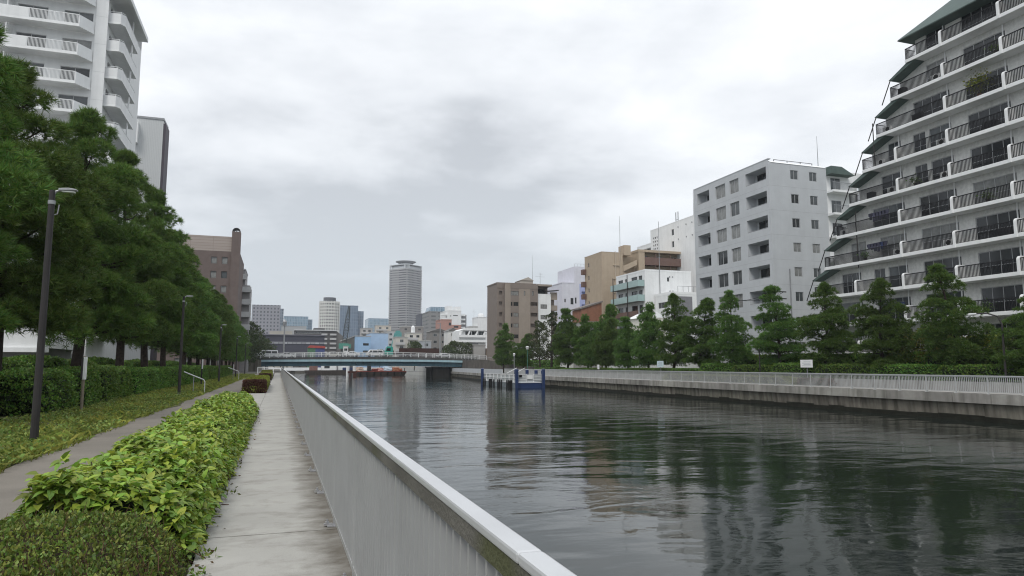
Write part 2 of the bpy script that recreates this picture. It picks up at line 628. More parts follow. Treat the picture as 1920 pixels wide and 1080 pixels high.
def leaves(rg, P, D, ln, w, fold=0.25, curl=0.25):
    """pointed leaves: base, two shoulders, two flanks and a tip folded at the midrib; D = the way the leaf points"""
    T = len(P)
    d = unit(D)
    s = unit(np.cross(d, np.array([0, 0, 1.0]) + rg.normal(0, 0.25, (T, 3))))
    nn = np.cross(s, d)
    L = (ln * rg.uniform(0.65, 1.25, (T, 1)))
    W = L * (w / ln) * 0.5
    mid1 = P + d * L * 0.38 - nn * L * 0.02
    tip = P + d * L - nn * L * curl
    a1 = P + d * L * 0.3 + s * W + nn * W * fold
    a2 = P + d * L * 0.3 - s * W + nn * W * fold
    b1 = P + d * L * 0.66 + s * W * 0.8 + nn * W * fold - nn * L * curl * .4
    b2 = P + d * L * 0.66 - s * W * 0.8 + nn * W * fold - nn * L * curl * .4
    mid2 = P + d * L * 0.68 - nn * L * curl * .45
    V = np.stack([P, a1, b1, tip, b2, a2, mid1, mid2], 1)
    base = np.arange(T)[:, None] * 8
    F_ = np.concatenate([base + np.array(q) for q in ([0, 1, 6, 6], [1, 2, 7, 6], [2, 3, 7, 7], [0, 6, 5, 5], [6, 7, 4, 5], [7, 3, 4, 4])], 0)
    tri = np.concatenate([base + np.array(q) for q in ([0, 1, 6], [1, 2, 7], [1, 7, 6], [2, 3, 7], [0, 6, 5], [6, 7, 4], [6, 4, 5], [7, 3, 4])], 0)
    return V.reshape(-1, 3), tri


def cards(rg, P, D, ln, w):
    """small leaves of two triangles folded on the midrib"""
    T = len(P)
    d = unit(D)
    s = unit(np.cross(d, rg.normal(0, 1, (T, 3))))
    nn = np.cross(s, d)
    L = ln * rg.uniform(0.6, 1.3, (T, 1))
    W = L * (w / ln) * 0.5
    m = P + d * L * 0.45
    V = np.stack([P, m + s * W + nn * W * .35, P + d * L, m - s * W + nn * W * .35], 1)
    base = np.arange(T)[:, None] * 4
    return V.reshape(-1, 3), np.concatenate([base + np.array([0, 1, 2]), base + np.array([0, 2, 3])], 0)


def ordinal(i):
    return ('first', 'second', 'third', 'fourth', 'fifth', 'sixth', 'seventh', 'eighth', 'ninth', 'tenth', 'eleventh', 'twelfth', 'thirteenth', 'fourteenth', 'fifteenth', 'sixteenth', 'seventeenth', 'eighteenth', 'nineteenth', 'twentieth')[i]

# ------------------------------------------------------------------ ground, banks and water
WATER = -1.88


def ground_mats():
    g = mat('ground_earth', (0.12, 0.115, 0.10), 0.95, 0.3, 0.15, bump=0.3)
    g2 = mat('turf_soil', (0.075, 0.082, 0.03), 0.95, 0.45, 1.2, bump=0.7, bscale=18)
    p = mat('dirt_path', (0.19, 0.172, 0.148), 0.95, 0.14, 0.8, bump=0.5, bscale=60, streak=0)
    return g, g2, p


def walkway_mat():
    """pale concrete slabs with soft dark weather stains, heavier along the railing side where water runs off"""
    m = mat('walkway_concrete', (0.36, 0.352, 0.325), 0.85, 0.10, 1.1, bump=0.25, bscale=45)
    N, L = m.node_tree.nodes, m.node_tree.links
    bs = N['Principled BSDF']
    src = bs.inputs['Base Color'].links[0].from_socket
    tc = next(n for n in N if n.type == 'TEX_COORD')
    sp = N.new('ShaderNodeSeparateXYZ')
    L.new(tc.outputs['Object'], sp.inputs[0])
    mr = N.new('ShaderNodeMapRange')
    mr.inputs['From Min'].default_value, mr.inputs['From Max'].default_value = 0.2, 0.58
    mr.inputs['To Min'].default_value, mr.inputs['To Max'].default_value = 0.0, 0.42
    L.new(sp.outputs[0], mr.inputs[0])
    mp = N.new('ShaderNodeMapping')
    mp.inputs['Scale'].default_value = (1.0, 1.35, 1)
    L.new(tc.outputs['Object'], mp.inputs[0])
    nz = N.new('ShaderNodeTexNoise')
    nz.inputs['Scale'].default_value = 2.3
    nz.inputs['Detail'].default_value = 10
    nz.inputs['Roughness'].default_value = 0.65
    L.new(mp.outputs[0], nz.inputs['Vector'])
    ad = N.new('ShaderNodeMath')
    ad.operation = 'ADD'
    L.new(nz.outputs[0], ad.inputs[0])
    L.new(mr.outputs[0], ad.inputs[1])
    rp = N.new('ShaderNodeValToRGB')
    rp.color_ramp.elements[0].position, rp.color_ramp.elements[1].position = 0.5, 0.92
    L.new(ad.outputs[0], rp.inputs[0])
    mu = N.new('ShaderNodeMath')
    mu.operation = 'MULTIPLY'
    mu.inputs[1].default_value = 0.85
    L.new(rp.outputs[0], mu.inputs[0])
    mx = N.new('ShaderNodeMix')
    mx.data_type = 'RGBA'
    L.new(mu.outputs[0], mx.inputs[0])
    L.new(src, mx.inputs[6])
    mx.inputs[7].default_value = (0.10, 0.085, 0.065, 1)
    L.new(mx.outputs[2], bs.inputs['Base Color'])
    return m


def water_mat():
    m = bpy.data.materials.new('canal_water')
    m.use_nodes = True
    N, L = m.node_tree.nodes, m.node_tree.links
    bs = N['Principled BSDF']
    bs.inputs['Base Color'].default_value = (0.012, 0.017, 0.014, 1)
    bs.inputs['Roughness'].default_value = 0.045
    bs.inputs['IOR'].default_value = 1.33
    bs.inputs['Specular IOR Level'].default_value = 0.5
    tc = N.new('ShaderNodeTexCoord')

    def noise(sx, sy, scale, det, rough=0.5, dist=0.0, rot=0.0):
        mp = N.new('ShaderNodeMapping')
        mp.inputs['Scale'].default_value = (sx, sy, 1)
        mp.inputs['Rotation'].default_value = (0, 0, rot)
        L.new(tc.outputs['Object'], mp.inputs[0])
        n = N.new('ShaderNodeTexNoise')
        n.inputs['Scale'].default_value = scale
        n.inputs['Detail'].default_value = det
        n.inputs['Roughness'].default_value = rough
        n.inputs['Distortion'].default_value = dist
        L.new(mp.outputs[0], n.inputs['Vector'])
        return n.outputs[0]

    def mth(op, a, b):
        n = N.new('ShaderNodeMath')
        n.operation = op
        for i, v in enumerate((a, b)):
            if isinstance(v, (int, float)):
                n.inputs[i].default_value = v
            else:
                L.new(v, n.inputs[i])
        return n.outputs[0]
    big = noise(0.55, 1.0, 0.55, 2, 0.4, 0.6, R(18))          # slow swell a couple of metres long
    mid = noise(0.6, 1.0, 1.9, 3, 0.5, 0.4, R(24))           # wind ripples
    fine = noise(0.7, 1.0, 8.0, 3, 0.55, 0.2, R(10))           # cat's-paws
    patch = noise(1.0, 0.5, 0.045, 3, 0.5, 0.8, R(30))         # where the wind touches the water
    rp = N.new('ShaderNodeValToRGB')
    rp.color_ramp.elements[0].position, rp.color_ramp.elements[1].position = 0.40, 0.60
    L.new(patch, rp.inputs[0])
    pw = mth('ADD', mth('MULTIPLY', rp.outputs[0], 0.85), 0.15)
    h = mth('ADD', mth('MULTIPLY', big, 0.055), mth('MULTIPLY', mth('ADD', mth('MULTIPLY', mid, 0.026), mth('MULTIPLY', fine, 0.0062)), pw))
    bp = N.new('ShaderNodeBump')
    bp.inputs['Strength'].default_value = 1.0
    bp.inputs['Distance'].default_value = 1.0
    L.new(h, bp.inputs['Height'])
    L.new(bp.outputs[0], bs.inputs['Normal'])
    return m


def build_ground():
    earth, turf, dirt = ground_mats()
    paving = mat('right_bank_paving', (0.36, 0.35, 0.33), 0.9, 0.12, 0.8)
    g = MB()
    g.quad((-3000, -80, -0.03), (0.6, -80, -0.03), (0.6, 332, -0.03), (-3000, 332, -0.03))
    g.poly([(41.4, -80, -0.25), (3000, -80, -0.25), (3000, 332, -0.25), (47.9, 332, -0.25), (47.8, 194, -0.25), (41.4, 128, -0.25)])
    g.quad((-3000, 332, -0.03), (3000, 332, -0.03), (3000, 2600, -0.03), (-3000, 2600, -0.03))
    g.quad((0.6, 332, -3.5), (47.9, 332, -3.5), (47.9, 332, -0.03), (0.6, 332, -0.03))
    struct('ground', g, earth)
    struct('water', MB().quad((0.6, -80, WATER), (49, -80, WATER), (49, 332, WATER), (0.6, 332, WATER)), water_mat())
    # left bank: slabs of the walkway with open joints, dirt path, turf verge
    wk = walkway_mat()
    w = MB()
    ys = [-5] + [1 + 6 * k for k in range(25)]
    for a, b in zip(ys, ys[1:]):
        w.box(-0.60, 0.60, a + 0.012, b - 0.012, -0.09, 0.0)
    y = 25.9
    while y < 41.5:
        w.box(-2.55, -0.612, y, min(y + 3, 41.6) - 0.02, -0.09, -0.003)
        y += 3
    struct('walkway', w, wk)
    rg = np.random.default_rng(3)
    p = MB()
    yy = [-4, 6] + list(range(9, 150, 3))
    lx = [-3.85 + rg.normal(0, 0.09) for _ in yy]
    rx = [-2.12 + rg.normal(0, 0.05) for _ in yy]
    for i in range(len(yy) - 1):
        p.quad((lx[i], yy[i], -0.014), (rx[i], yy[i], -0.014), (rx[i + 1], yy[i + 1], -0.014), (lx[i + 1], yy[i + 1], -0.014))
    struct('path', p, dirt)
    t = MB()
    for i in range(len(yy) - 1):
        t.quad((-16, yy[i], -0.01), (lx[i] - 0.02, yy[i], -0.01), (lx[i + 1] - 0.02, yy[i + 1], -0.01), (-16, yy[i + 1], -0.01))
    struct('verge', t, turf)
    # bare earth of the planting strip between path and walkway
    b = MB()
    for a, c in ((-4, 25.8), (41.7, 62), (80, 122)):
        b.quad((-2.44, a, -0.020), (-0.605, a, -0.020), (-0.605, c, -0.020), (-2.44, c, -0.020))
    struct('planting_strip_ground', b, soil)
    # right bank
    struct('footpath', MB().poly([(41.45, 10, -0.19), (44.5, 10, -0.19), (44.5, 128, -0.19), (52.8, 193, -0.19), (47.8, 193, -0.19), (41.45, 128, -0.19)]), paving)
    struct('terrace_ground', MB().poly([(44.68, 5, 0.32), (300, 5, 0.32), (300, 186, 0.32), (52.2, 186, 0.32), (44.68, 127, 0.32)]), turf)


build_ground()


def qx(y):
    """the far wall bends away from the canal before the bridge"""
    return 6.4 * max(0.0, min(1.0, (y - 128) / 66))


def shift(mb, i0, y):
    for i in range(i0, len(mb.v)):
        v = mb.v[i]
        mb.v[i] = (v[0] + qx(v[1]), v[1], v[2])


def build_quays():
    single('quay_wall', MB().box(0.60, 0.74, -40, 188, -4, -0.06), conc_d, 'plain concrete canal wall below the near aluminium railing', 'canal wall', (0.67, 40, -4))
    q = thing('quay_wall', 'stained concrete canal wall with overhanging coping on the far bank', 'canal wall', (41.2, 60, -2.5))
    mb, cp = MB(), MB()
    y, rg = -10.0, random.Random(5)
    while y < 196:
        L = 3.2
        o = rg.uniform(-0.015, 0.015)
        mb.extr([(41.06 + o, -0.78), (41.45, -0.78), (41.45, -3.2), (41.34 + o, -3.2)], (y + 0.012, y + L - 0.012), 'y')
        y += L
    shift(mb, 0, 0)
    mb.build('wall_panel', conc_d, q)
    rgt, tb = random.Random(9), MB()
    y = -10.0
    while y < 196:
        zt = -1.55 + rgt.uniform(-.07, .07)
        tb.quad((41.10, y, zt), (41.10, y + 1.6, zt), (41.2, y + 1.6, -3.0), (41.2, y, -3.0))
        y += 1.6
    shift(tb, 0, 0)
    tb.build('tide_band', mat('wet_algae', (.022, .022, .016), .5, .4, 2.0), q)
    y = -10.0
    while y < 196:
        o = rg.uniform(-0.012, 0.012)
        cp.box(40.86 + o, 41.45, y + 0.008, y + 2.55, -0.78, -0.2)
        y += 2.56
    shift(cp, 0, 0)
    cp.build('coping', conc, q)
    single('quay_wall', MB().box(47.6, 47.9, 207.5, 331, -4, 0.9), mat('pale_concrete', (0.44, 0.44, 0.42), 0.9, 0.1, 0.5, streak=0.2), 'pale concrete canal wall running on behind the bridge and the barge', 'canal wall', (47.7, 300, -4))
    # pale flood wall between the landing stage and the bridge
    f = MB()
    y = 129.0
    while y < 194:
        f.box(41.0, 41.22, y + 0.01, y + 2.9, -0.197, 0.78)
        y += 2.92
    shift(f, 0, 0)
    single('flood_wall', f, greyw, 'pale grey panelled flood wall between the landing stage and the bridge', 'wall', (41.1, 160, -0.2))
    lw = MB()
    y = 14.0
    while y < 127:
        lw.box(44.5, 44.68, y + 0.012, y + 2.0, -0.25, 0.45)
        y += 2.015
    single('low_retaining_wall', lw, mat('grey_block', (0.34, 0.335, 0.325), 0.9, 0.1, 0.7, streak=0.5, grime=(0.08, 0.075, 0.065)), 'low grey panelled wall along the back of the far footpath', 'low wall', (44.6, 60, -0.25))


build_quays()


# ------------------------------------------------------------------ railings
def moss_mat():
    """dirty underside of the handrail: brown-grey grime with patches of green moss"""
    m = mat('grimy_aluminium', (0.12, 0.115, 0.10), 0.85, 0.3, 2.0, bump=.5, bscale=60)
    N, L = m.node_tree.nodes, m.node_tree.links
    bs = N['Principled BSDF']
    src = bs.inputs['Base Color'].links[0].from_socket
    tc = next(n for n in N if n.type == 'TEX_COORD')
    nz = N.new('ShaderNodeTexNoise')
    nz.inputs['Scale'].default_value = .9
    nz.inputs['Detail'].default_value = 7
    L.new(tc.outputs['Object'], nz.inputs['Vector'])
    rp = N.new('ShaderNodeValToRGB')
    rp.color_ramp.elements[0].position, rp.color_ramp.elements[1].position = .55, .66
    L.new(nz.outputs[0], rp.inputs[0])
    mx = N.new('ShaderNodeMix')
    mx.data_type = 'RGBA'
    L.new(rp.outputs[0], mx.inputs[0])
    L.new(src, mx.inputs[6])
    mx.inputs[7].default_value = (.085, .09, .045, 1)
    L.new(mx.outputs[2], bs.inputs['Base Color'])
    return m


def build_near_railing():
    S = 1.85
    root = thing('canal_railing', 'long pale aluminium railing with flat bars beside the near walkway', 'railing', (0.58, 0, 0))
    n0, n1 = -1, 77
    ya = [3.43 + S * (k - 2) for k in range(n0, n1 + 1)]
    tr = MB()
    for a, b in zip(ya[:-1], ya[1:]):
        tr.box(0.542, 0.606, a + 0.002, b - 0.002, 1.088, 1.118)
    tr.build('handrail', alutop, root, bevel=0.008)
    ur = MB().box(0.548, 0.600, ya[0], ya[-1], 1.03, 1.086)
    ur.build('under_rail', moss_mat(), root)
    post = panel = None
    for i, y in enumerate(ya):
        if post is None:
            post = MB().box(0.556, 0.594, y - 0.02, y + 0.02, 0.035, 1.03).build('post', alubar, root)
            MB().box(0.50, 0.65, y - 0.05, y + 0.05, 0.002, 0.014).box(0.47, 0.55, y - 0.018, y + 0.018, 0.014, 0.03).tube([(0.50, y, 0.014), (0.50, y, 0.07)], 0.011, 6).tube([(0.50, y, 0.03), (0.50, y, 0.05)], 0.02, 6).box(0.56, 0.59, y - 0.02, y + 0.02, 0.014, 0.035).build('foot_bracket', chrome, post)
            pb = MB()
            for k in range(1, 19):
                c = y + 0.02 + (S - 0.04) * k / 19
                pb.box(0.557, 0.593, c - 0.008, c + 0.008, 0.12, 1.03)
            pb.box(0.555, 0.597, y + 0.02, y + S - 0.02, 0.08, 0.12)
            panel = pb.build('panel', alubar, root)
        else:
            c = copy_tree(post, root)
            c.location.y = y - ya[0]
            if i < len(ya) - 1:
                c = copy_tree(panel, root)
                c.location.y = y - ya[0]


def build_far_railing():
    S = 2.13
    root = thing('canal_railing', 'pale aluminium railing along the far footpath above the canal wall', 'railing', (41.05, 40, -0.2))
    ya = [29.11 + S * k for k in range(-7, 47)]
    tr = MB()
    for a, b in zip(ya[:-1], ya[1:]):
        tr.box(41.0, 41.09, a + 0.004, b - 0.004, 0.86, 0.93)
    tr.build('handrail', alutop, root)
    post = panel = None
    for i, y in enumerate(ya):
        if post is None:
            post = MB().box(41.015, 41.075, y - 0.045, y + 0.045, -0.2, 0.859).box(40.96, 41.13, y - 0.08, y + 0.08, -0.199, -0.17).build('post', alu, root)
            pb = MB()
            for k in range(1, 17):
                c = y + 0.045 + (S - 0.09) * k / 17
                pb.box(41.03, 41.06, c - 0.016, c + 0.016, -0.06, 0.81)
            pb.box(41.02, 41.07, y + 0.045, y + S - 0.045, -0.1, -0.06).box(41.02, 41.07, y + 0.045, y + S - 0.045, 0.81, 0.85)
            panel = pb.build('panel', alu, root)
        else:
            c = copy_tree(post, root)
            c.location.y = y - ya[0]
            if i < len(ya) - 1:
                c = copy_tree(panel, root)
                c.location.y = y - ya[0]
    # white railing gate across the end of the left path
    g = thing('barrier_railing', 'low white railing across the end of the left path by the bridge', 'railing', (-2.4, 144.5, 0))
    for x in (-3.8, -2.5, -0.9):
        MB().box(x - .06, x + .06, 144.44, 144.56, 0, 1.2).build('post', whitep, g)
    MB().box(-3.74, -2.56, 144.46, 144.54, 1.1, 1.2).box(-2.44, -0.96, 144.46, 144.54, 1.1, 1.2).build('top_rail', whitep, g)
    b = MB()
    for k in range(26):
        x = -3.7 + k * 0.11
        if abs(x + 2.5) > 0.08:
            b.box(x - .012, x + .012, 144.49, 144.51, 0.1, 1.1)
    b.build('bars', whitep, g)


build_near_railing()
build_far_railing()


# ------------------------------------------------------------------ trees
def pine_variant(seed, H, Rm, z0, nlev, nbr, pads, tufts, nn, ln, w, flat, leafm, gap=0.0, lean=0.3, top=0.5, padr=(0.75, 1.15)):
    """one pine about its own base: (trunk mesh with limbs, crown mesh)"""
    rg = np.random.default_rng(seed)
    tk = MB()
    px, py = rg.normal(0, lean, 2), rg.normal(0, lean, 2)

    def axis(t):
        return Vector((px[0] * t * t + px[1] * math.sin(t * 5) * .4, py[0] * t * t + py[1] * math.sin(t * 4) * .4, H * t))
    ts = [0, .06, .15, .3, .45, .6, .75, .88, .97]
    r0 = 0.019 * H + 0.03
    tk.tube([axis(t) - Vector((0, 0, .15 if t == 0 else 0)) for t in ts], [r0 * (1.25 if t == 0 else 1 - .9 * t) for t in ts], 9)
    P, D = [], []
    for lv in range(nlev):
        f = lv / max(1, nlev - 1)
        z = z0 + (H * 0.97 - z0) * f ** 0.95
        prof = Rm * ((1 - f) ** 0.72 * (1 - top) + top * (1 - f ** 2.5)) * (0.72 + .28 * min(1, f * 5))
        n = max(2, int(round(nbr * (0.45 + 0.55 * (1 - f)))))
        a0 = rg.uniform(0, 6.28)
        for b in range(n):
            if rg.random() < gap:
                continue
            az = a0 + 6.283 * (b + rg.normal(0, .18)) / n
            ln_b = prof * rg.uniform(0.72, 1.12)
            zz = z + rg.normal(0, 0.22) * H / 12
            c0 = axis(min(zz / H, .97))
            dirv = Vector((math.cos(az), math.sin(az), 0))
            rise = rg.uniform(-0.02, 0.22) + .35 * f
            tip = c0 + dirv * ln_b + Vector((0, 0, ln_b * rise))
            mid = c0 + dirv * ln_b * .5 + Vector((0, 0, ln_b * rise * .35))
            rb = r0 * 0.34 * (1 - .6 * f)
            tk.tube([c0, mid, tip - dirv * .25], [rb, rb * .65, rb * .25], 5, False)
            np_ = max(1, int(round(pads * (0.5 + .5 * ln_b / Rm))))
            for q in range(np_):
                s = 1.0 - 0.62 * q / max(1, np_) if np_ > 1 else .9
                lat = rg.normal(0, 0.22 * ln_b) * (1 if q else .4)
                c = c0 + (tip - c0) * s + Vector((-dirv.y, dirv.x, 0)) * lat + Vector((0, 0, rg.normal(0.05, .12)))
                pr = rg.uniform(*padr) * (0.62 + .38 * ln_b / Rm)
                if pr < .3:
                    continue
                k = int(tufts * (pr / padr[1]) ** 2 * rg.uniform(.8, 1.2))
                u = unit(rg.normal(0, 1, (k, 3)))
                u[:, 2] = np.abs(u[:, 2]) * np.where(rg.random(k) < .9, 1, -.7)
                rad = rg.uniform(0.62, 1.0, (k, 1)) ** .5
                p = np.array(c) + u * rad * np.array([pr, pr, pr * flat])
                P.append(p)
                D.append(u * np.array([1.1, 1.1, .8]) + np.array([dirv.x * .25, dirv.y * .25, 0.55]))
    # leading shoot
    k = int(tufts * 0.8)
    u = unit(rg.normal(0, 1, (k, 3)))
    P.append(np.array(axis(.97)) + u * np.array([.45, .45, .6]) * Rm / 3.4)
    D.append(u + np.array([0, 0, 1.0]))
    V, Fc = needles(rg, np.concatenate(P), np.concatenate(D), nn, ln, w)
    return tk.mesh('trunk', bark, smooth=True), np_mesh('crown', V, Fc, leafm)


def broad_variant(seed, H, Rm, z0, nclump, per, ln, leafm, open_=0.0, squash=1.0):
    rg = np.random.default_rng(seed)
    tk = MB()
    r0 = 0.016 * H + 0.03
    fork = z0 * .95
    tk.tube([(0, 0, -.15), (0.05, 0, fork * .5), (0.0, 0.06, fork), (0.1, 0.1, H * .8)], [r0 * 1.2, r0, r0 * .85, r0 * .2], 8)
    P, D = [], []
    for i in range(nclump):
        a, t = rg.uniform(0, 6.28), rg.uniform(0, 1)
        z = z0 + (H - z0) * t * .93
        rr = Rm * math.sqrt(max(0.05, 1 - (2 * (t - .42)) ** 2 * .85)) * rg.uniform(.45, 1.0)
        c = np.array([math.cos(a) * rr, math.sin(a) * rr, z])
        s = Vector((0.03, 0.03, max(fork * .9, z - rr * rg.uniform(.5, .9) - .3)))
        e = Vector(c)
        tk.tube([s, (s + e) / 2 + Vector((0, 0, -.12)), e], [r0 * .4, r0 * .22, r0 * .08], 5, False)
        pr = rg.uniform(.3, .52) * Rm * (1 - .35 * open_)
        u = unit(rg.normal(0, 1, (per, 3)))
        u[:, 2] = np.abs(u[:, 2]) * np.where(rg.random(per) < .7, 1, -1)
        P.append(c + u * rg.uniform(.35, 1, (per, 1)) ** .6 * np.array([pr, pr, pr * .72 * squash]))
        D.append(u + rg.normal(0, .5, (per, 3)) + np.array([0, 0, -.1]))
    V, Fc = cards(rg, np.concatenate(P), np.concatenate(D), ln, ln * .62)
    return tk.mesh('trunk', bark, smooth=True), np_mesh('crown', V, Fc, leafm)


def plant_tree(name, var, x, y, z, s, rz, label, cat, group=None, sz=None):
    t = thing(name, label, cat, (x, y, z), rz, group)
    t.scale = (s, s, sz or s)
    link('trunk', var[0], t)
    link('crown', var[1], t)
    return t


def build_left_pines():
    near = [pine_variant(100 + i, 14.0, 3.1, 3.3, 9, 7, 3, 150, 19, .33, .032, .66, pine_l, gap=.06, top=.52, padr=(.8, 1.3)) for i in range(3)]
    far = [pine_variant(140 + i, 14.0, 3.2, 3.3, 9, 7, 3, 85, 15, .40, .05, .66, pine_l, gap=.05, top=.54, padr=(.85, 1.35)) for i in range(3)]
    ys = [(21.6, 12.0), (29.9, 12.7), (40.4, 14.7), (49.8, 15.2), (59.2, 14.9), (69.1, 13.5), (79, 12.7), (88.7, 12.3), (97, 12.4), (106, 12.0), (115, 12.2), (124, 11.8), (133, 12.0), (142, 11.6), (151, 12), (160, 11.7), (169, 12), (178, 11.8)]
    for i, (y, h) in enumerate(ys):
        v = near[i % 3] if i < 5 else far[i % 3]
        x = -9.5 + rnd.uniform(-.35, .35)
        lab = 'dark pine behind the left hedges, %s from the near end' % ordinal(i)
        plant_tree('pine_tree', v, x, y, 0, (.98 if y < 65 else .9) * rnd.uniform(.95, 1.03), rnd.uniform(0, 6.28), lab, 'tree', 'pines in a row along the left bank', h / 14)
    bushy = [broad_variant(171 + i, 9.5, 3.6, 2.0, 42, 150, .34, leaf_m) for i in range(2)]
    for i, (x, y, h, wh) in enumerate([(-6.5, 208, 10.5, 'closest to the bridge end'), (-3.6, 222, 8.6, 'at the right end of the row'), (-11, 216, 12.5, 'tall behind the bridge railing'), (-8.5, 190, 12.0, 'beside the left bridge abutment')]):
        plant_tree('broadleaf_tree', bushy[i % 2], x, y, .5, h / 9.5, i * 1.7, 'rounded leafy tree on the left bank, ' + wh, 'tree', 'leafy trees by the left end of the bridge')


def build_right_trees():
    A = [pine_variant(200 + i, 9.0, 2.05, 1.5, 8, 5, 2, 170, 15, .27, .042, .60, pine_r, gap=.05, lean=.6, top=.62, padr=(.85, 1.3)) for i in range(4)]
    B = [pine_variant(230 + i, 9.0, 2.2, 1.4, 8, 6, 3, 110, 13, .33, .06, .6, pine_r, gap=.06, lean=.6, top=.66, padr=(.9, 1.35)) for i in range(3)]
    # px of the trunk, px of the top (y), half width in px, words
    T = [(1930, 560, 60, 'small pine at the right edge of the view behind the far railing'),
         (1803, 500, 60, 'broad pine in front of the stepped apartment block, second from the right'),
         (1660, 528, 50, 'pine with a bent top before the stepped white apartment block'),
         (1545, 533, 50, 'layered pine between the grey flats and the stepped apartment block'),
         (1457, 540, 46, 'open pine with bare limbs in its top, before the corner of the grey flats'),
         (1385, 550, 37, 'narrow pine in front of the left half of the grey flats'),
         (1312, 563, 42, 'pine at the left end of the grey flats, two trunks close below'),
         (1262, 553, 40, 'tallest pine before the white block with green glass balconies'),
         (1216, 575, 30, 'tiered pine before the white block with green glass balconies'),
         (1180, 598, 27, 'tiered pine with flat pads left of the glass balconies'),
         (1142, 600, 22, 'slim pine below the tan building'),
         (1106, 596, 24, 'small round pine below the terracotta roof'),
         (1062, 583, 28, 'full dark pine below the lilac building'),
         (985, 628, 18, 'dark pine before the taupe building, beside the open leafy trees'),
         (942, 612, 19, 'lone dark pine at the far end of the row by the bridge ramp')]
    for i, (px, top, hw, lab) in enumerate(T):
        X = 47.2 if px < 1900 else 46.6
        p = at(px, 685, X=X)
        h = at(px, top, X=X).z - .3
        v = (A if i < 8 else B)[i % (4 if i < 8 else 3)]
        mpp = p.y / (1379 - .317 * (px - 522))
        s = hw * mpp * 1.03 / 2.6 * rnd.uniform(.94, 1.08)
        plant_tree('pine_tree', v, X + rnd.uniform(-.3, .3), p.y, .3, s, rnd.uniform(0, 6.28), lab, 'tree', 'pines in a row along the far bank', h / 9.0)
    p = at(1137, 575, X=52)
    plant_tree('pine_tree', B[1], 52, p.y, .3, .95, 2.0, 'pine whose top stands above the others, beside the terracotta roof', 'tree', 'pines in a row along the far bank', (p.z - .3) / 9)
    br = [broad_variant(260 + i, 9.0, 2.6, 2.4, 30, 120, .26, leaf_m, 1.0) for i in range(2)]
    for px, top, s, lab in ((1012, 600, .95, 'open leafy tree with sky showing through, left one of the pair before the taupe building'), (1034, 584, 1.05, 'open leafy tree with a tall thin crown, right one before the taupe building')):
        p = at(px, top, X=46)
        plant_tree('broadleaf_tree', br[px % 2], 46, p.y, .3, s, px, lab, 'tree', None, (p.z - .3) / 9)
    bm = [broad_variant(270, 5.0, 2.4, .8, 34, 150, .2, yell_m), broad_variant(271, 5.0, 2.4, .8, 34, 150, .2, leaf_m)]
    for px, top, X, s, v, lab in ((1745, 618, 50, 1.0, 0, 'light green rounded bush between two pines before the stepped block'), (1690, 625, 51, .8, 1, 'mid green bush right of the bent pine by the stepped block'),
                                  (1850, 628, 50, 1.0, 0, 'loose yellow green shrub right of the broad pine'), (1905, 640, 50, .9, 1, 'dull green bush at the right edge behind the lamp post')):
        p = at(px, top, X=X)
        plant_tree('bush', bm[v], X, p.y, .3, s, px, lab, 'bush', None, max(.4, (p.z - .3) / 5.0))


build_left_pines()
build_right_trees()


# ------------------------------------------------------------------ hedges and shrubs
def hull(sx, sy, sz, rg, amp=.06, round_=.25, n=10):
    """a clipped block: rounded box, uneven, standing on z=0"""
    bm = bmesh.new()
    bmesh.ops.create_cube(bm, size=1.0)
    bmesh.ops.subdivide_edges(bm, edges=bm.edges, cuts=n, use_grid_fill=True)
    for v in bm.verts:
        c = v.co * 2
        q = Vector(c)
        m = max(abs(c.x), abs(c.y), abs(c.z))
        sph = c.normalized() * m
        q = c.lerp(sph, round_ * (1.0 if c.z > -0.2 else .4))
        q += Vector(rg.normal(0, amp, 3))
        v.co = Vector((q.x * sx / 2, q.y * sy / 2, (q.z + 1) * sz / 2))
    return bm


def leafy(name, parent, bm, n, ln, w, m, seed, inner=hedge_in, inner_name='branches', shrink=.93, out=.5, up=.25, big=False, inset=.06):
    """an inner mass and a coat of leaves over the surface of bm (already in the thing's own space)"""
    rg = np.random.default_rng(seed)
    bmesh.ops.triangulate(bm, faces=bm.faces)
    A = np.array([[v.co[:] for v in f.verts] for f in bm.faces])
    Nn = np.array([f.normal[:] for f in bm.faces])
    ar = np.linalg.norm(np.cross(A[:, 1] - A[:, 0], A[:, 2] - A[:, 0]), axis=1)
    ok = Nn[:, 2] > -.6
    pr = ar * ok
    idx = rg.choice(len(A), n, p=pr / pr.sum())
    r1, r2 = rg.random((n, 1)), rg.random((n, 1))
    s = np.sqrt(r1)
    P = A[idx, 0] * (1 - s) + A[idx, 1] * s * (1 - r2) + A[idx, 2] * s * r2
    P = P - Nn[idx] * rg.exponential(inset, (n, 1))
    D = Nn[idx] * out + rg.normal(0, .55, (n, 3)) + np.array([0, 0, up])
    V, Fc = (leaves if big else cards)(rg, P, D, ln, w)
    o = link(name, np_mesh(name, V, Fc, m), parent)
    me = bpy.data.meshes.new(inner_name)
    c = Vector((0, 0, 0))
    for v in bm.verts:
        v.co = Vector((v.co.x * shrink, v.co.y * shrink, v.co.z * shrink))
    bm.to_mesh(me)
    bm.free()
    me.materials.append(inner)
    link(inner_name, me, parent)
    return o


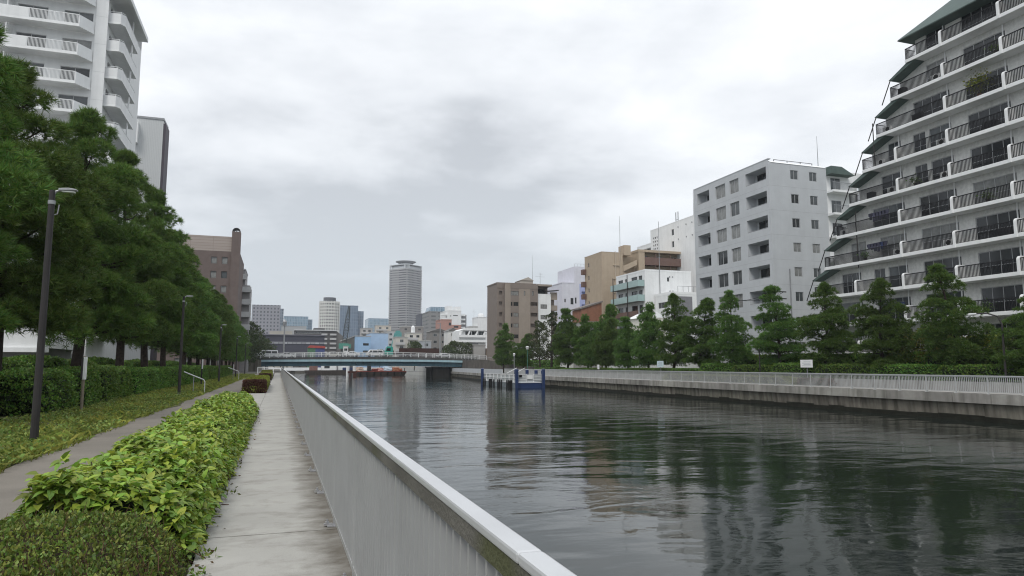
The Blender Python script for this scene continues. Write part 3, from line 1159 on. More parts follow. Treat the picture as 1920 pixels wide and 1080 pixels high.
def build_left_hedges():
    protos = []
    for i in range(3):
        rg = np.random.default_rng(300 + i)
        t = thing('hedge', 'x', 'hedge')
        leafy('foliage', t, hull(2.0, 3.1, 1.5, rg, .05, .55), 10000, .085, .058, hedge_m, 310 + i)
        protos.append(t)
    used = [False] * 3
    # front row: clipped blocks with a dark gap after the first
    ys = [(20.9, 1.0), (27.2, .95)] + [(31.4 + 3.35 * k, 1.0) for k in range(26)]
    for i, (y, s) in enumerate(ys):
        k = i % 3
        o = protos[k] if not used[k] else copy_tree(protos[k])
        used[k] = True
        o.location = (-7.75 + rnd.uniform(-.1, .1) + (-.25 if i == 0 else 0), y, -.02)
        o.scale = (s, (1.0 if i != 1 else 1.25) * rnd.uniform(.95, 1.05), rnd.uniform(.93, 1.04))
        o.rotation_euler.z = rnd.uniform(-.04, .04)
        o['group'] = 'clipped hedge blocks of the front row'
        if i < 15:
            o['label'] = 'clipped hedge block in the front row beside the verge, %s from the near end' % ordinal(i)
        else:
            o['label'] = 'clipped hedge block far down the front row, merging with its neighbours'
    # back row, taller and rounder, between the trunks
    for i in range(16):
        o = copy_tree(protos[i % 3])
        o.location = (-11.3 + rnd.uniform(-.2, .2), 24 + 5.4 * i, -.02)
        o.scale = (1.15, 1.7, 1.3 + rnd.uniform(-.08, .06))
        o['group'] = 'taller hedges behind the pine trunks'
        o['label'] = 'taller rounded hedge behind the pine trunks, %s from the near end' % ordinal(i)


def build_right_hedges():
    protos = []
    for i in range(2):
        rg = np.random.default_rng(330 + i)
        t = thing('hedge', 'x', 'hedge')
        leafy('foliage', t, hull(1.8, 6.0, 1.3, rg, .05, .25), 6500, .13, .085, hedge_m if i else hedge_m, 340 + i)
        protos.append(t)
    used = [False, False]
    names = ['under the small pine at the right edge', 'left of the curved lamp post', 'below the broad pine', 'right of the bent pine', 'below the bent pine', 'right of the white notice board', 'below the layered pine', 'left of the white notice board', 'below the open pine', 'below the narrow pine', 'between the narrow pine and the blue sign', 'below the tallest pine', 'behind the blue white sign', 'below the tiered pines', 'below the slim pine', 'at the far end below the full dark pine']
    for i in range(16):
        y = 29.5 + 6.05 * i
        o = protos[i % 2] if not used[i % 2] else copy_tree(protos[i % 2])
        used[i % 2] = True
        o.location = (46.4, y, .28)
        o.scale = (1, 1.0, rnd.uniform(.72, .9) * (1.25 if i < 7 else .85))
        o['group'] = 'dark hedges along the far bank'
        o['label'] = 'dark green hedge on the far bank ' + names[i]
    for i in range(6):
        o = copy_tree(protos[i % 2])
        o.location = (49.6, 33 + i * 6.0, .28)
        o.scale = (1.6, 1.0, 1.75 + rnd.uniform(-.1, .1))
        o['group'] = 'taller shrubs before the stepped block'
        o['label'] = 'tall shrubbery at the foot of the stepped white block, %s from the right' % ordinal(i)
    t = thing('hedge', 'low yellow green shrub strip behind the far railing', 'hedge', (43.7, 62, -.19))
    leafy('foliage', t, hull(1.2, 22, .72, np.random.default_rng(7), .03, .2, 14), 9000, .12, .08, yell_m, 350)
    t = thing('hedge', 'short dull red hedge at the right end of the yellow green strip', 'hedge', (43.7, 48.6, -.19))
    leafy('foliage', t, hull(1.1, 3.6, .6, np.random.default_rng(8), .03, .2), 2500, .12, .08, azal_r, 351)
    t = thing('hedge', 'dark clipped hedge above the ramp by the right end of the bridge', 'hedge', (55, 152, .6))
    leafy('foliage', t, hull(2.0, 34, 2.0, np.random.default_rng(9), .03, .2, 14), 9000, .2, .14, hedge_m, 352)


def mound(x0, x1, y0, y1, h, rg, ny, nx=10, edge=.35, und=.08):
    """hummocky bed surface, low at its edges"""
    bm = bmesh.new()
    g = []
    ph = rg.uniform(0, 6.28, 6)
    for j in range(ny + 1):
        row = []
        for i in range(nx + 1):
            x, y = x0 + (x1 - x0) * i / nx, y0 + (y1 - y0) * j / ny
            d = min(x - x0, x1 - x, y - y0, y1 - y)
            e = min(1, max(0, d / edge))
            z = h * (1 - (1 - e) ** 2.4) + und * e * (math.sin(x * 3.1 + ph[0]) * math.sin(y * 1.7 + ph[1]) + .6 * math.sin(y * 3.9 + ph[2] + x))
            row.append(bm.verts.new((x + rg.normal(0, .02), y + rg.normal(0, .03), max(0, z) + .0)))
        g.append(row)
    for j in range(ny):
        for i in range(nx):
            bm.faces.new((g[j][i], g[j][i + 1], g[j + 1][i + 1], g[j + 1][i]))
    bm.normal_update()
    return bm


def bed_points(bm, n, rg, near=0.0):
    A = np.array([[v.co[:] for v in f.verts] for f in bm.faces])
    ar = np.linalg.norm(np.cross(A[:, 2] - A[:, 0], A[:, 3] - A[:, 1]), axis=1)
    Nn = np.array([f.normal[:] for f in bm.faces])
    w = ar / (1 + near * np.maximum(A[:, :, 1].mean(1) - 4, 0)) if near else ar
    idx = rg.choice(len(A), n, p=w / w.sum())
    a, b = rg.random((n, 1)), rg.random((n, 1))
    P = A[idx, 0] * (1 - a) * (1 - b) + A[idx, 1] * a * (1 - b) + A[idx, 2] * a * b + A[idx, 3] * (1 - a) * b
    return P, Nn[idx]


def build_beds():
    rg = np.random.default_rng(11)
    # --- tall light-green leafy shrubs
    t = thing('shrub_bed', 'long bed of light green broad leaved shrubs left of the walkway', 'shrub bed', (-1.5, 14, 0))
    off = np.array([-1.5, 14, 0])
    bm = mound(-2.0, -0.60, 6.1, 25.5, .55, rg, 70, 12, .38, .09)
    P, Nn = bed_points(bm, 5600, rg, .05)
    P = P + np.array([0, 0, 1]) * rg.normal(.03, .05, (len(P), 1))
    # rosettes of five to seven leaves at shoot tips, plus single leaves below them
    k = 6
    az = rg.uniform(0, 6.28, (len(P), 1)) + np.arange(k)[None, :] * 2 * math.pi / k + rg.normal(0, .35, (len(P), k))
    axis = unit(Nn * .75 + rg.normal(0, .3, Nn.shape) + np.array([0, 0, .5]))
    e1 = unit(np.cross(axis, np.array([.3, 1, .1])))
    e2 = np.cross(axis, e1)
    D = e1[:, None, :] * np.cos(az)[..., None] + e2[:, None, :] * np.sin(az)[..., None] + axis[:, None, :] * rg.uniform(-.05, .75, (len(P), k, 1))
    PP = np.repeat(P[:, None, :], k, 1) - axis[:, None, :] * rg.uniform(0, .07, (len(P), k, 1)) + D * .012
    V, Fc = leaves(rg, PP.reshape(-1, 3), D.reshape(-1, 3), .098, .054, .28, .3)
    link('foliage', np_mesh('foliage', V - off, Fc, hydr_m), t)
    st = MB()
    for i in range(420):
        j = rg.integers(len(P))
        q = P[j]
        b = np.array([q[0] + rg.normal(0, .08), q[1] + rg.normal(0, .08), 0])
        st.tube([tuple(b), tuple((b + q) / 2 + rg.normal(0, .02, 3)), tuple(q - axis[j] * .03)], [.006, .005, .003], 4, False)
    st.build('stems', twig_m, t)
    me = bpy.data.meshes.new('undergrowth')
    for v in bm.verts:
        v.co.z = max(0.0, v.co.z - .16) * .9
        v.co -= Vector(off)
    bm.to_mesh(me)
    bm.free()
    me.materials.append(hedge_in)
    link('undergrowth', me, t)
    # --- low small-leaved shrub in the foreground
    t = thing('low_shrub', 'low olive green small leaved shrub in the near left corner', 'shrub', (-1.6, 4.4, 0))
    off = np.array([-1.6, 4.4, 0])
    bm = mound(-2.3, -0.60, 2.2, 6.2, .45, rg, 26, 14, .40, .055)
    P, Nn = bed_points(bm, 46000, rg)
    P = P - Nn * rg.exponential(.035, (len(P), 1))
    D = Nn * .5 + rg.normal(0, .7, P.shape) + np.array([0, 0, .25])
    V, Fc = cards(rg, P, D, .030, .019)
    link('foliage', np_mesh('foliage', V - off, Fc, azal_m), t)
    tw = MB()
    Q, QN = bed_points(bm, 1500, rg)
    for i in range(1500):
        e = Q[i] + QN[i] * .03 + rg.normal(0, .02, 3)
        b = Q[i] - np.array([rg.normal(0, .08), rg.normal(0, .08), rg.uniform(.1, .22)])
        tw.tube([tuple(b), tuple((b + e) / 2 + rg.normal(0, .015, 3)), tuple(e)], [.004, .003, .0015], 3, False)
    tw.build('twigs', twig_m, t)
    me = bpy.data.meshes.new('undergrowth')
    for v in bm.verts:
        v.co.z = max(0.0, v.co.z - .07)
        v.co -= Vector(off)
    bm.to_mesh(me)
    bm.free()
    me.materials.append(mat('shrub_inside', (0.035, 0.028, 0.016), .95, .4, 8))
    link('undergrowth', me, t)
    # --- clipped blocks further along
    for i, (y0, y1, x0, x1, h, lab) in enumerate([(42.0, 58, -1.85, -.62, .78, 'clipped shrub block with reddish front and yellow green top beside the walkway'), (80, 99, -1.95, -.7, .72, 'smaller clipped shrub block with reddish front further along the walkway'), (104, 122, -2.3, -.9, .8, 'low green shrub farthest along the walkway before the white railing')]):
        t = thing('clipped_shrub', lab, 'shrub', ((x0 + x1) / 2, (y0 + y1) / 2, 0))
        rg2 = np.random.default_rng(400 + i)
        b2 = hull(x1 - x0, y1 - y0, h, rg2, .02, .16, 12)
        leafy('foliage', t, b2, 9000, .085, .055, yell_m, 410 + i, mat('shrub_inside2', (.05, .045, .018), .95, .3, 5))
        if i < 2:
            b3 = hull(x1 - x0 + .05, .5, h * .96, rg2, .03, .22, 6)
            for v in b3.verts:
                v.co.y += -(y1 - y0) / 2 + .2
            leafy('reddish_front', t, b3, 5500, .06, .035, azal_r, 420 + i, mat('red_inside', (.035, .016, .012), .95, .3, 5), 'front_branches', shrink=.985)


def build_grass():
    rg = np.random.default_rng(21)
    n = 46000
    y = 8.5 + 120 * rg.random(n) ** 2.1
    x = rg.uniform(-7.0, -3.72, n) + .0
    edge = -3.85 + .12 * np.sin(y * 1.3) + .08 * np.sin(y * 3.7 + 1)
    x = np.minimum(x, edge + rg.exponential(.05, n))
    P = np.stack([x, y, np.zeros(n) - .02], 1)
    D = rg.normal(0, .55, (n, 3))
    D[:, 2] = 1.0
    d = unit(D)
    sc_ = (1 + y / 40)
    L = (rg.uniform(.06, .2, n) * (1 + .5 * np.sin(x * 2.3 + y) * np.sin(y * .8)))[:, None]
    s = unit(np.cross(d, rg.normal(0, 1, (n, 3)))) * (.006 * sc_)[:, None]
    bend = np.stack([rg.normal(0, .35, n), rg.normal(0, .35, n), -np.ones(n) * .15], 1) * L
    V = np.stack([P - s, P + s, P + d * L * .6 + s * .7, P + d * L + bend], 1).reshape(-1, 3)
    b = np.arange(n)[:, None] * 4
    Fc = np.concatenate([b + np.array([0, 1, 2]), b + np.array([0, 2, 3])], 0)
    tag(link('grass', np_mesh('grass', V, Fc, grass_m)), 'short uneven grass on the verge between the dirt path and the hedges', 'grass', None, 'stuff')
    # weeds with broader leaves, thickest near the lamp post
    n = 15000
    y = 9 + 34 * rg.random(n) ** 1.6
    x = rg.uniform(-7.1, -3.75, n)
    keep = (np.sin(x * 2.1 + 1) * np.sin(y * 1.1 + x) + rg.normal(0, .35, n)) > -.2
    P = np.stack([x, y, rg.uniform(0, .14, n)], 1)[keep]
    D = rg.normal(0, .8, P.shape)
    D[:, 2] = np.abs(D[:, 2]) * .6
    V, Fc = cards(rg, P, D, .075, .05)
    tag(link('weeds', np_mesh('weeds', V, Fc, mat('weed_leaves', (.15, .22, .05), .55, .3, 1.0, island=1.1, trans=.25))), 'leafy weeds among the grass of the left verge', 'weeds', None, 'stuff')
    # dead leaves and small weeds at the edge of the walkway
    k = 160
    y = rg.uniform(4, 26, k)
    x = -.62 + np.abs(rg.normal(0, .09, k))
    P = np.stack([x, y, np.full(k, .008)], 1)
    D = rg.normal(0, 1, (k, 3))
    D[:, 2] = np.abs(D[:, 2]) * .12
    V, Fc = cards(rg, P, D, .05, .026)
    tag(link('fallen_leaves', np_mesh('fallen_leaves', V, Fc, mat('dead_leaves', (.16, .115, .05), .8, .3, 3, island=1.2))), 'dry leaves scattered along the left edge of the walkway', 'leaves', None, 'stuff')
    for i, (x, y) in enumerate([(-.52, 6.3), (-.5, 5.75), (-.57, 11.5), (-.52, 9.2)]):
        k = 26
        a = rg.uniform(0, 6.28, k)
        r = rg.uniform(0, .12, k)
        P = np.stack([x + np.cos(a) * r, y + np.sin(a) * r * .8, rg.uniform(.01, .07, k)], 1)
        V, Fc = cards(rg, P, rg.normal(0, 1, (k, 3)) + np.array([0, 0, .3]), .05, .022)
        o = link('weed', np_mesh('weed', V - np.array([x, y, 0]), Fc, azal_m))
        o.location = (x, y, 0)
        tag(o, ['small weed sprig on the walkway edge beside the low shrub, the farther of two', 'small weed sprig on the walkway edge nearest the camera', 'yellow green weed at the slab joint of the walkway', 'dry looking weed at the bed edge beside the broad leaves'][i], 'weed')


build_left_hedges()
build_right_hedges()
build_beds()
build_grass()


# ------------------------------------------------------------------ buildings of the right bank
def build_stepped_block():
    root = thing('apartment_building', 'white apartment block stepping down in terraces with black railings and green eaves', 'apartment building', (54, 40, 0))
    FL, Z0 = 2.98, 29.32
    FIN = [22.05, 27.3, 32.55, 37.9, 43.1, 48.4, 53.97]
    XW, XF = 55.25, 54.0
    YN = 18.0
    walls = MB()

    def yend(k):
        return 46.75 + 1.87 * k if k <= 6 else 59.6
    fin = rail = None
    railc = {}
    for k in range(10):
        zb = Z0 - FL * k
        zf, ye = zb + .31, yend(k)
        MB().box(XF, XW + .15, YN, ye, zb, zf).build('balcony_slab', whitep, root, bevel=.02)
        fins = [y for y in FIN if y < ye - 3.5 and not (y > 53 and k < 7)]
        top = zb + FL
        # wall with the big sliding windows, laid out from the far end; below an eave its last length is cut to the slope
        ys = yend(k - 1) if 1 <= k <= 7 else ye - .15
        L = ys - YN
        wins = []
        edges = [YN] + fins + [ys + .1]
        for a, b in zip(edges[:-1], edges[1:]):
            w = b - a
            ww = 3.7 if w > 4.6 else max(1.5, w - 1.6)
            if w > 6.5:
                spots = [(a + .45, 3.0), (b - 2.6, 1.9)]
            elif w > 4.6 and rnd.random() < .25:
                spots = [(a + .5, 2.2), (a + 3.1, 1.3)]
            else:
                spots = [(a + .45, ww)]
            for s0, sw in spots:
                far_a = ys - (s0 + sw)
                if far_a < .1:
                    continue
                wins.append((far_a, zf + .02, sw, 2.12, dict(frame=alusill, pane=rnd.choice((pane_d, pane_g, pane_d, pane_d, pane_c)), cols=4 if sw > 2.5 else 2, rail=.42, fw=.06)))
        hi = top if k else zb + 2.72
        facade(root, walls, (XW, ys), (0, -1), L, zb + .05, hi, wins, .14)
        if 1 <= k <= 7:
            y1 = min(ye - .15, ys + 1.75)
            walls.quad((XW, y1, zb + .05), (XW, ys, zb + .05), (XW, ys, top - .02), (XW, y1, top - .86))
            walls.quad((70, y1, zb + .05), (XW, y1, zb + .05), (XW, y1, top - .86), (70, y1, top - .86))
        else:
            walls.wall((70, ys), (-1, 0), 70 - XW, zb + .05, hi)
        # dividing fins and railings
        for y in fins:
            if fin is None:
                pts = [(XF - .06, -.12), (XF + .9, -.12), (XF + .9, 1.42)]
                pts += [(XF + .24 - .3 * math.sin(t), 1.12 + .3 * math.cos(t)) for t in (0, .4, .8, 1.2, 1.57)]
                fin = MB().extr(pts, (-.12, .12), 'y')
                fin = fin.mesh('partition_fin', whitep, bevel=.03)
            o = link('partition_fin', fin, root)
            o.location = Vector((0, y, zf - .2)) - origin(root)
            MB().tube([(XW - .12, y + .55, zf), (XW - .12, y + .55, top)], .055, 8).build('drain_pipe', whitep, root)
        segs = [(a + .13, b - .13) for a, b in zip([YN] + fins, fins)] + [((fins[-1] + .13), ye - .05)]
        for i, (a, b) in enumerate(segs):
            key = round(b - a, 2)
            if key not in railc:
                r = MB()
                n = int((b - a) / .12)
                for q in range(n + 1):
                    y = (b - a) * q / n
                    r.box(-.017, .017, y - .02, y + .02, .06, 1.0)
                r.box(-.035, .035, 0, b - a, .99, 1.06).box(-.018, .018, 0, b - a, .04, .06)
                railc[key] = r.mesh('railing', blackm)
            o = link('railing', railc[key], root)
            o.location = Vector((XF + .07, a, zf)) - origin(root)
        r = MB()
        for q in range(10):
            x = XF + .12 + q * .14
            r.box(x - .011, x + .011, ye - .08, ye - .058, zf + .06, zf + 1.0)
        r.box(XF + .1, XW, ye - .09, ye - .045, zf + 1.0, zf + 1.05)
        r.build('railing', blackm, root)
        # green eave closing the step below this floor
        if k < 7:
            zt = zb
            MB().extr([(ye + .05, zt - .01), (ye - 1.0, zt - .01), (ye + 1.7, zt - .97), (ye + 2.0, zt - .88)], (XF + .1, 68), 'x').build('eave', green_roof, root)
            MB().tube([(XF + .12, ye + 1.75, zt - .8), (XF + .12, ye + 2.9, zt - 2.95)], .05, 6).build('strut', darkm, root)
    for y, k0, k1 in ((50.9, 1.15, 2.9), (53.6, 3.9, 6.1)):
        MB().tube([(XF + .14, y, Z0 - FL * k1), (XF + .14, y, Z0 - FL * k0 - .9)], .05, 6).build('drain_pipe', darkm, root)
    walls.wall((70, YN), (0, 1), 40, 0, 27)
    walls.build('wall', stucco, root)
    # mansard roof over the top floor
    z0, z1, ye = Z0 + 2.45, Z0 + 5.1, 47.3
    m = MB()
    a, b = (XF - .1, ye, z0), (XF - .1, YN, z0)
    c, d = (XF + 2.6, YN, z1), (XF + 2.6, ye - 3.4, z1)
    e, f = (70, ye, z0), (68, ye - 3.4, z1)
    m.quad(b, a, d, c)
    m.quad(a, e, f, d)
    m.quad(c, d, f, (68, YN, z1))
    m.quad((a[0], a[1], z0 - .1), (b[0], b[1], z0 - .1), (70, YN, z0 - .1), (70, ye, z0 - .1))
    m.quad(a, b, (b[0], b[1], z0 - .1), (a[0], a[1], z0 - .1))
    m.quad(e, a, (a[0], a[1], z0 - .1), (70, ye, z0 - .1))
    m.build('mansard_roof', green_roof, root)
    mast(root, 57.5, 41.5, z1, 5, .06)
    # ground floor and garden wall
    MB().box(54.4, 55.4, 20, 60, .3, 1.55).build('plinth', white, root)
    # things standing on the balconies
    ac = thing('air_conditioner', 'x', 'air conditioner')
    MB().box(-.14, .14, -.4, .4, .06, .62).build('casing', whitep, ac, bevel=.02)
    MB().tube([(-.145, -.1, .34), (-.15, -.1, .34)], .22, 14).build('fan_grille', darkm, ac)
    MB().box(-.12, .12, -.34, -.28, 0, .06).box(-.12, .12, .28, .34, 0, .06).build('feet', blackm, ac)
    spots = [(2, 49.6), (3, 50.6), (1, 44.2), (4, 49.5), (5, 55.6), (6, 49.3), (4, 44.0), (3, 44.1), (6, 44.1), (7, 52.3)]
    for i, (k, y) in enumerate(spots):
        o = ac if i == 0 else copy_tree(ac)
        o.location = (XF + .55, y, Z0 - FL * k + .31)
        o['group'] = 'air conditioner units on the balconies'
        o['label'] = 'white air conditioner on the %s balcony row, %s' % (ordinal(k), 'near the terrace end' if y > 49 and k < 6 else 'in the left part' if y > 47 else 'beside the second fin from the right')
    p = thing('potted_plant', 'tall green climbing plant on a balcony of the third row from the top', 'plant')
    MB().tube([(0, 0, 0), (0, 0, .32)], [.16, .2], 10).build('pot', terra, p)
    p.location = (XF + .5, 40.3, Z0 - FL * 2 + .31)
    rg = np.random.default_rng(5)
    k = 420
    P = rg.normal(0, 1, (k, 3)) * np.array([.22, .5, .45]) + np.array([0, 0, 1.25])
    V, Fc = cards(rg, P, rg.normal(0, 1, (k, 3)), .2, .12)
    link('foliage', np_mesh('foliage', V, Fc, yell_m), p)
    sp = thing('potted_plant', 'x', 'plant')
    MB().tube([(0, 0, 0), (0, 0, .3)], [.13, .17], 10).build('pot', mat('dark_pot', (.06, .045, .04), .7, .2), sp)
    P = rg.normal(0, 1, (160, 3)) * np.array([.16, .22, .18]) + np.array([0, 0, .58])
    V, Fc = cards(rg, P, rg.normal(0, 1, (160, 3)), .14, .08)
    link('foliage', np_mesh('foliage', V, Fc, hedge_m), sp)
    for i, (k, y, lb) in enumerate([(1, 38.6, 'second balcony row at the right'), (4, 46.8, 'fifth balcony row near a dividing fin'), (5, 40.2, 'sixth balcony row, second bay'), (6, 52.9, 'seventh balcony row in the end bay'), (7, 45.2, 'eighth balcony row between two fins'), (8, 41.0, 'ninth balcony row above the broad pine')]):
        o = sp if i == 0 else copy_tree(sp)
        o.location = (XF + .4, y, Z0 - FL * k + .31)
        o['group'] = 'small potted plants on the balconies'
        o['label'] = 'small potted plant behind the railing of the ' + lb
    for k, y, w, lb in ((2, 46.2, .9, 'third balcony row'), (3, 39.6, 1.1, 'fourth balcony row'), (6, 39.2, .8, 'seventh balcony row'), (4, 51.9, .7, 'fifth balcony row at the terrace end'), (1, 47.6, .6, 'second balcony row at the terrace end')):
        single('storage_box', MB().box(XF + .25, XF + .8, y - w / 2, y + w / 2, Z0 - FL * k + .312, Z0 - FL * k + 1.0), mat('dark_box', (.035, .035, .04), .6, .2), 'dark storage box behind the railing of the ' + lb, 'box', (XF + .5, y, Z0 - FL * k + .312), 'boxes on the balconies', bevel=.02)
    for j, (k_, y_, c_, lb) in enumerate([(5, 51.2, (.06, .06, .09), 'dark shirts and trousers'), (8, 48.9 + 1.2, (.05, .07, .16), 'dark blue shirts'), (6, 51.6, (.5, .5, .52), 'pale towels')]):
        t = thing('laundry', 'washing of %s hung behind the railing of the %s balcony row' % (lb, ordinal(k_)), 'laundry')
        MB().tube([(0, -1.2, 1.6), (0, 1.2, 1.6)], .015, 5).build('drying_pole', greym, t)
        for q in range(6):
            y = -1.0 + q * .38
            h, sh = rnd.uniform(.5, .9), rnd.uniform(.5, 1.6)
            cm = mat('cloth_%d' % ((j * 6 + q) % 7), tuple(min(.7, c_[z] * sh) for z in range(3)), .9, .1)
            MB().box(-.03, .03, y - .15, y + .15, 1.58 - h, 1.6).box(-.03, .03, y - .25, y - .15, 1.3, 1.58).box(-.03, .03, y + .15, y + .25, 1.3, 1.58).build('garment', cm, t)
        t.location = (XF + .5, y_, Z0 - FL * k_ + .31)


def build_grey_flats():
    root = thing('apartment_building', 'plain pale grey block of flats with deep loggias and square windows', 'apartment building', (58, 75, 0))
    x0, x1, y0, y1, zt = 55.0, 63.6, 67.22, 83.15, 26.24
    FL = 2.98
    lw, logg, fw_ = [], [], []
    for k in range(8):
        zt_ = 25.42 - FL * k
        for a, w in ((y1 - 78.0, 2.2), (y1 - 74.9, 1.9)):
            lw.append((a, zt_ - 1.78, w, 1.78, dict(frame=alusill, pane=rnd.choice((pane_c, pane_g, pane_c, pane_d)), cols=2, fw=.07)))
        for a, w in ((y1 - 82.3, 2.9), (y1 - 71.6, 3.9)):
            logg.append((a, a + w, zt_ - 1.55, zt_ + .02, 1.5))
        for x in (58.17 - x0, 61.0 - x0):
            fw_.append((x, zt_ - 1.4, 1.14, 1.15, dict(frame=alusill, pane=rnd.choice((pane_g, pane_d, pane_c)), cols=2, fw=.06)))
    mb = MB()
    facade(root, mb, (x0, y1), (0, -1), y1 - y0, 0, zt, lw, .2, logg)
    facade(root, mb, (x0, y0), (1, 0), x1 - x0, 0, zt - .35, fw_, .12)
    mb.wall((x1, y0), (0, 1), y1 - y0, 0, zt - .35)
    mb.wall((x1, y1), (-1, 0), x1 - x0, 0, zt)
    mb.build('wall', greyw, root)
    # thin joint lines at every floor
    j = MB()
    for k in range(1, 8):
        z = 26.0 - FL * k
        j.box(x0 + .01, x1 - .05, y0 - .004, y0 + .01, z, z + .025)
        j.box(x0 - .004, x0 + .01, y0 + .05, y1 - .05, z, z + .025)
    j.build('floor_joints', mat('joint_grey', (.36, .37, .385), .8, .05), root)
    MB().extr([(y0 - .05, zt - .36), (y0 + .9, zt + .12), (y1 + .05, zt + .12), (y1 + .05, zt - .02), (y0 + .9, zt - .06), (y0 + .2, zt - .45)], (x0 + .35, x1 + .05), 'x').build('parapet', whitep, root)
    MB().box(x0 - .03, x0 + .34, y0 - .03, y1, zt + .002, zt + .1).build('coping', greyw, root)
    # windows and rails inside the loggias
    for k in range(8):
        zt_ = 25.42 - FL * k
        for a, w in ((y1 - 82.3, 2.9), (y1 - 71.6, 3.9)):
            window(root, x0 + 1.42, y1 - (a + w * .38), zt_ - 1.5, min(2.0, w * .5), 1.35, R(-90), darkfr, pane_d, 2)
            MB().box(x0 + .06, x0 + .1, y1 - a - w + .01, y1 - a - .01, zt_ - 1.5, zt_ - 1.44).build('loggia_rail', greym, root)
    r = MB()
    for x in (57, 59, 61, 62.8):
        r.box(x - .03, x + .03, y0 + 1.4, y0 + 1.46, zt, zt + .55)
    r.box(57, 62.8, y0 + 1.4, y0 + 1.46, zt + .5, zt + .55)
    r.build('roof_rail', darkm, root)
    # drain pipe down the front
    MB().tube([(57.4, y0 - .08, .3), (57.4, y0 - .08, 13)], .07, 8).build('drain_pipe', greym, root)


def build_small_green_gabled():
    root = thing('apartment_building', 'small white balcony block with a green gable between the grey flats and the stepped block', 'apartment building', (72, 74, 0))
    x0, x1, y0, y1 = 70.0, 75.2, 74.0, 86
    FL, z0 = 3.15, 25.1
    wins = []
    for k in range(8):
        wins.append((.7, z0 - FL * k + .1, 1.7, 1.9, dict(frame=alusill, pane=rnd.choice((pane_g, pane_d)), cols=2)))
    mb = MB()
    facade(root, mb, (x0, y0), (1, 0), x1 - x0, 0, z0 + 2.2, wins, .14)
    mb.wall((x0, y1), (0, -1), y1 - y0, 0, z0 + 2.2)
    mb.wall((x1, y0), (0, 1), y1 - y0, 0, z0 + 2.2)
    mb.build('wall', white, root)
    for k in range(8):
        z = z0 - FL * k
        MB().box(x0 - .1, x0 + 4.2, y0 - 1.3, y0, z - .3, z).build('balcony_slab', whitep, root)
        r = MB()
        for q in range(28):
            x = x0 + q * .15
            r.box(x - .012, x + .012, y0 - 1.26, y0 - 1.23, z + .003, z + 1.0)
        r.box(x0 - .08, x0 + 4.16, y0 - 1.28, y0 - 1.21, z + 1.0, z + 1.06)
        r.build('railing', greym, root)
    MB().extr([(x0 - .2, z0 + 2.2), (x0 + 3.8, z0 + 2.2), (x0 + 1.6, z0 + 3.25), (x0 - .2, z0 + 3.25)], (y0 - 1.2, y1), 'y').build('gable_roof', green_roof, root)
    MB().box(x0 + 3.9, x1 + 3, y0 + .3, y1, z0 + 2.2, z0 + 3.1).build('roof_house', white, root)
    for k in range(4):
        MB().box(x1 - .6, x1 + 2.2, y0 - .9, y0 - .84, z0 - FL * k + .2, z0 - FL * k + 1.9).build('glazed_screen', mat('grey_green_glass', (.16, .23, .23), .3, .1, spec=.5), root)
    mast(root, x0 + .6, y0 + 2, z0 + 3.25, 5.2, .06)


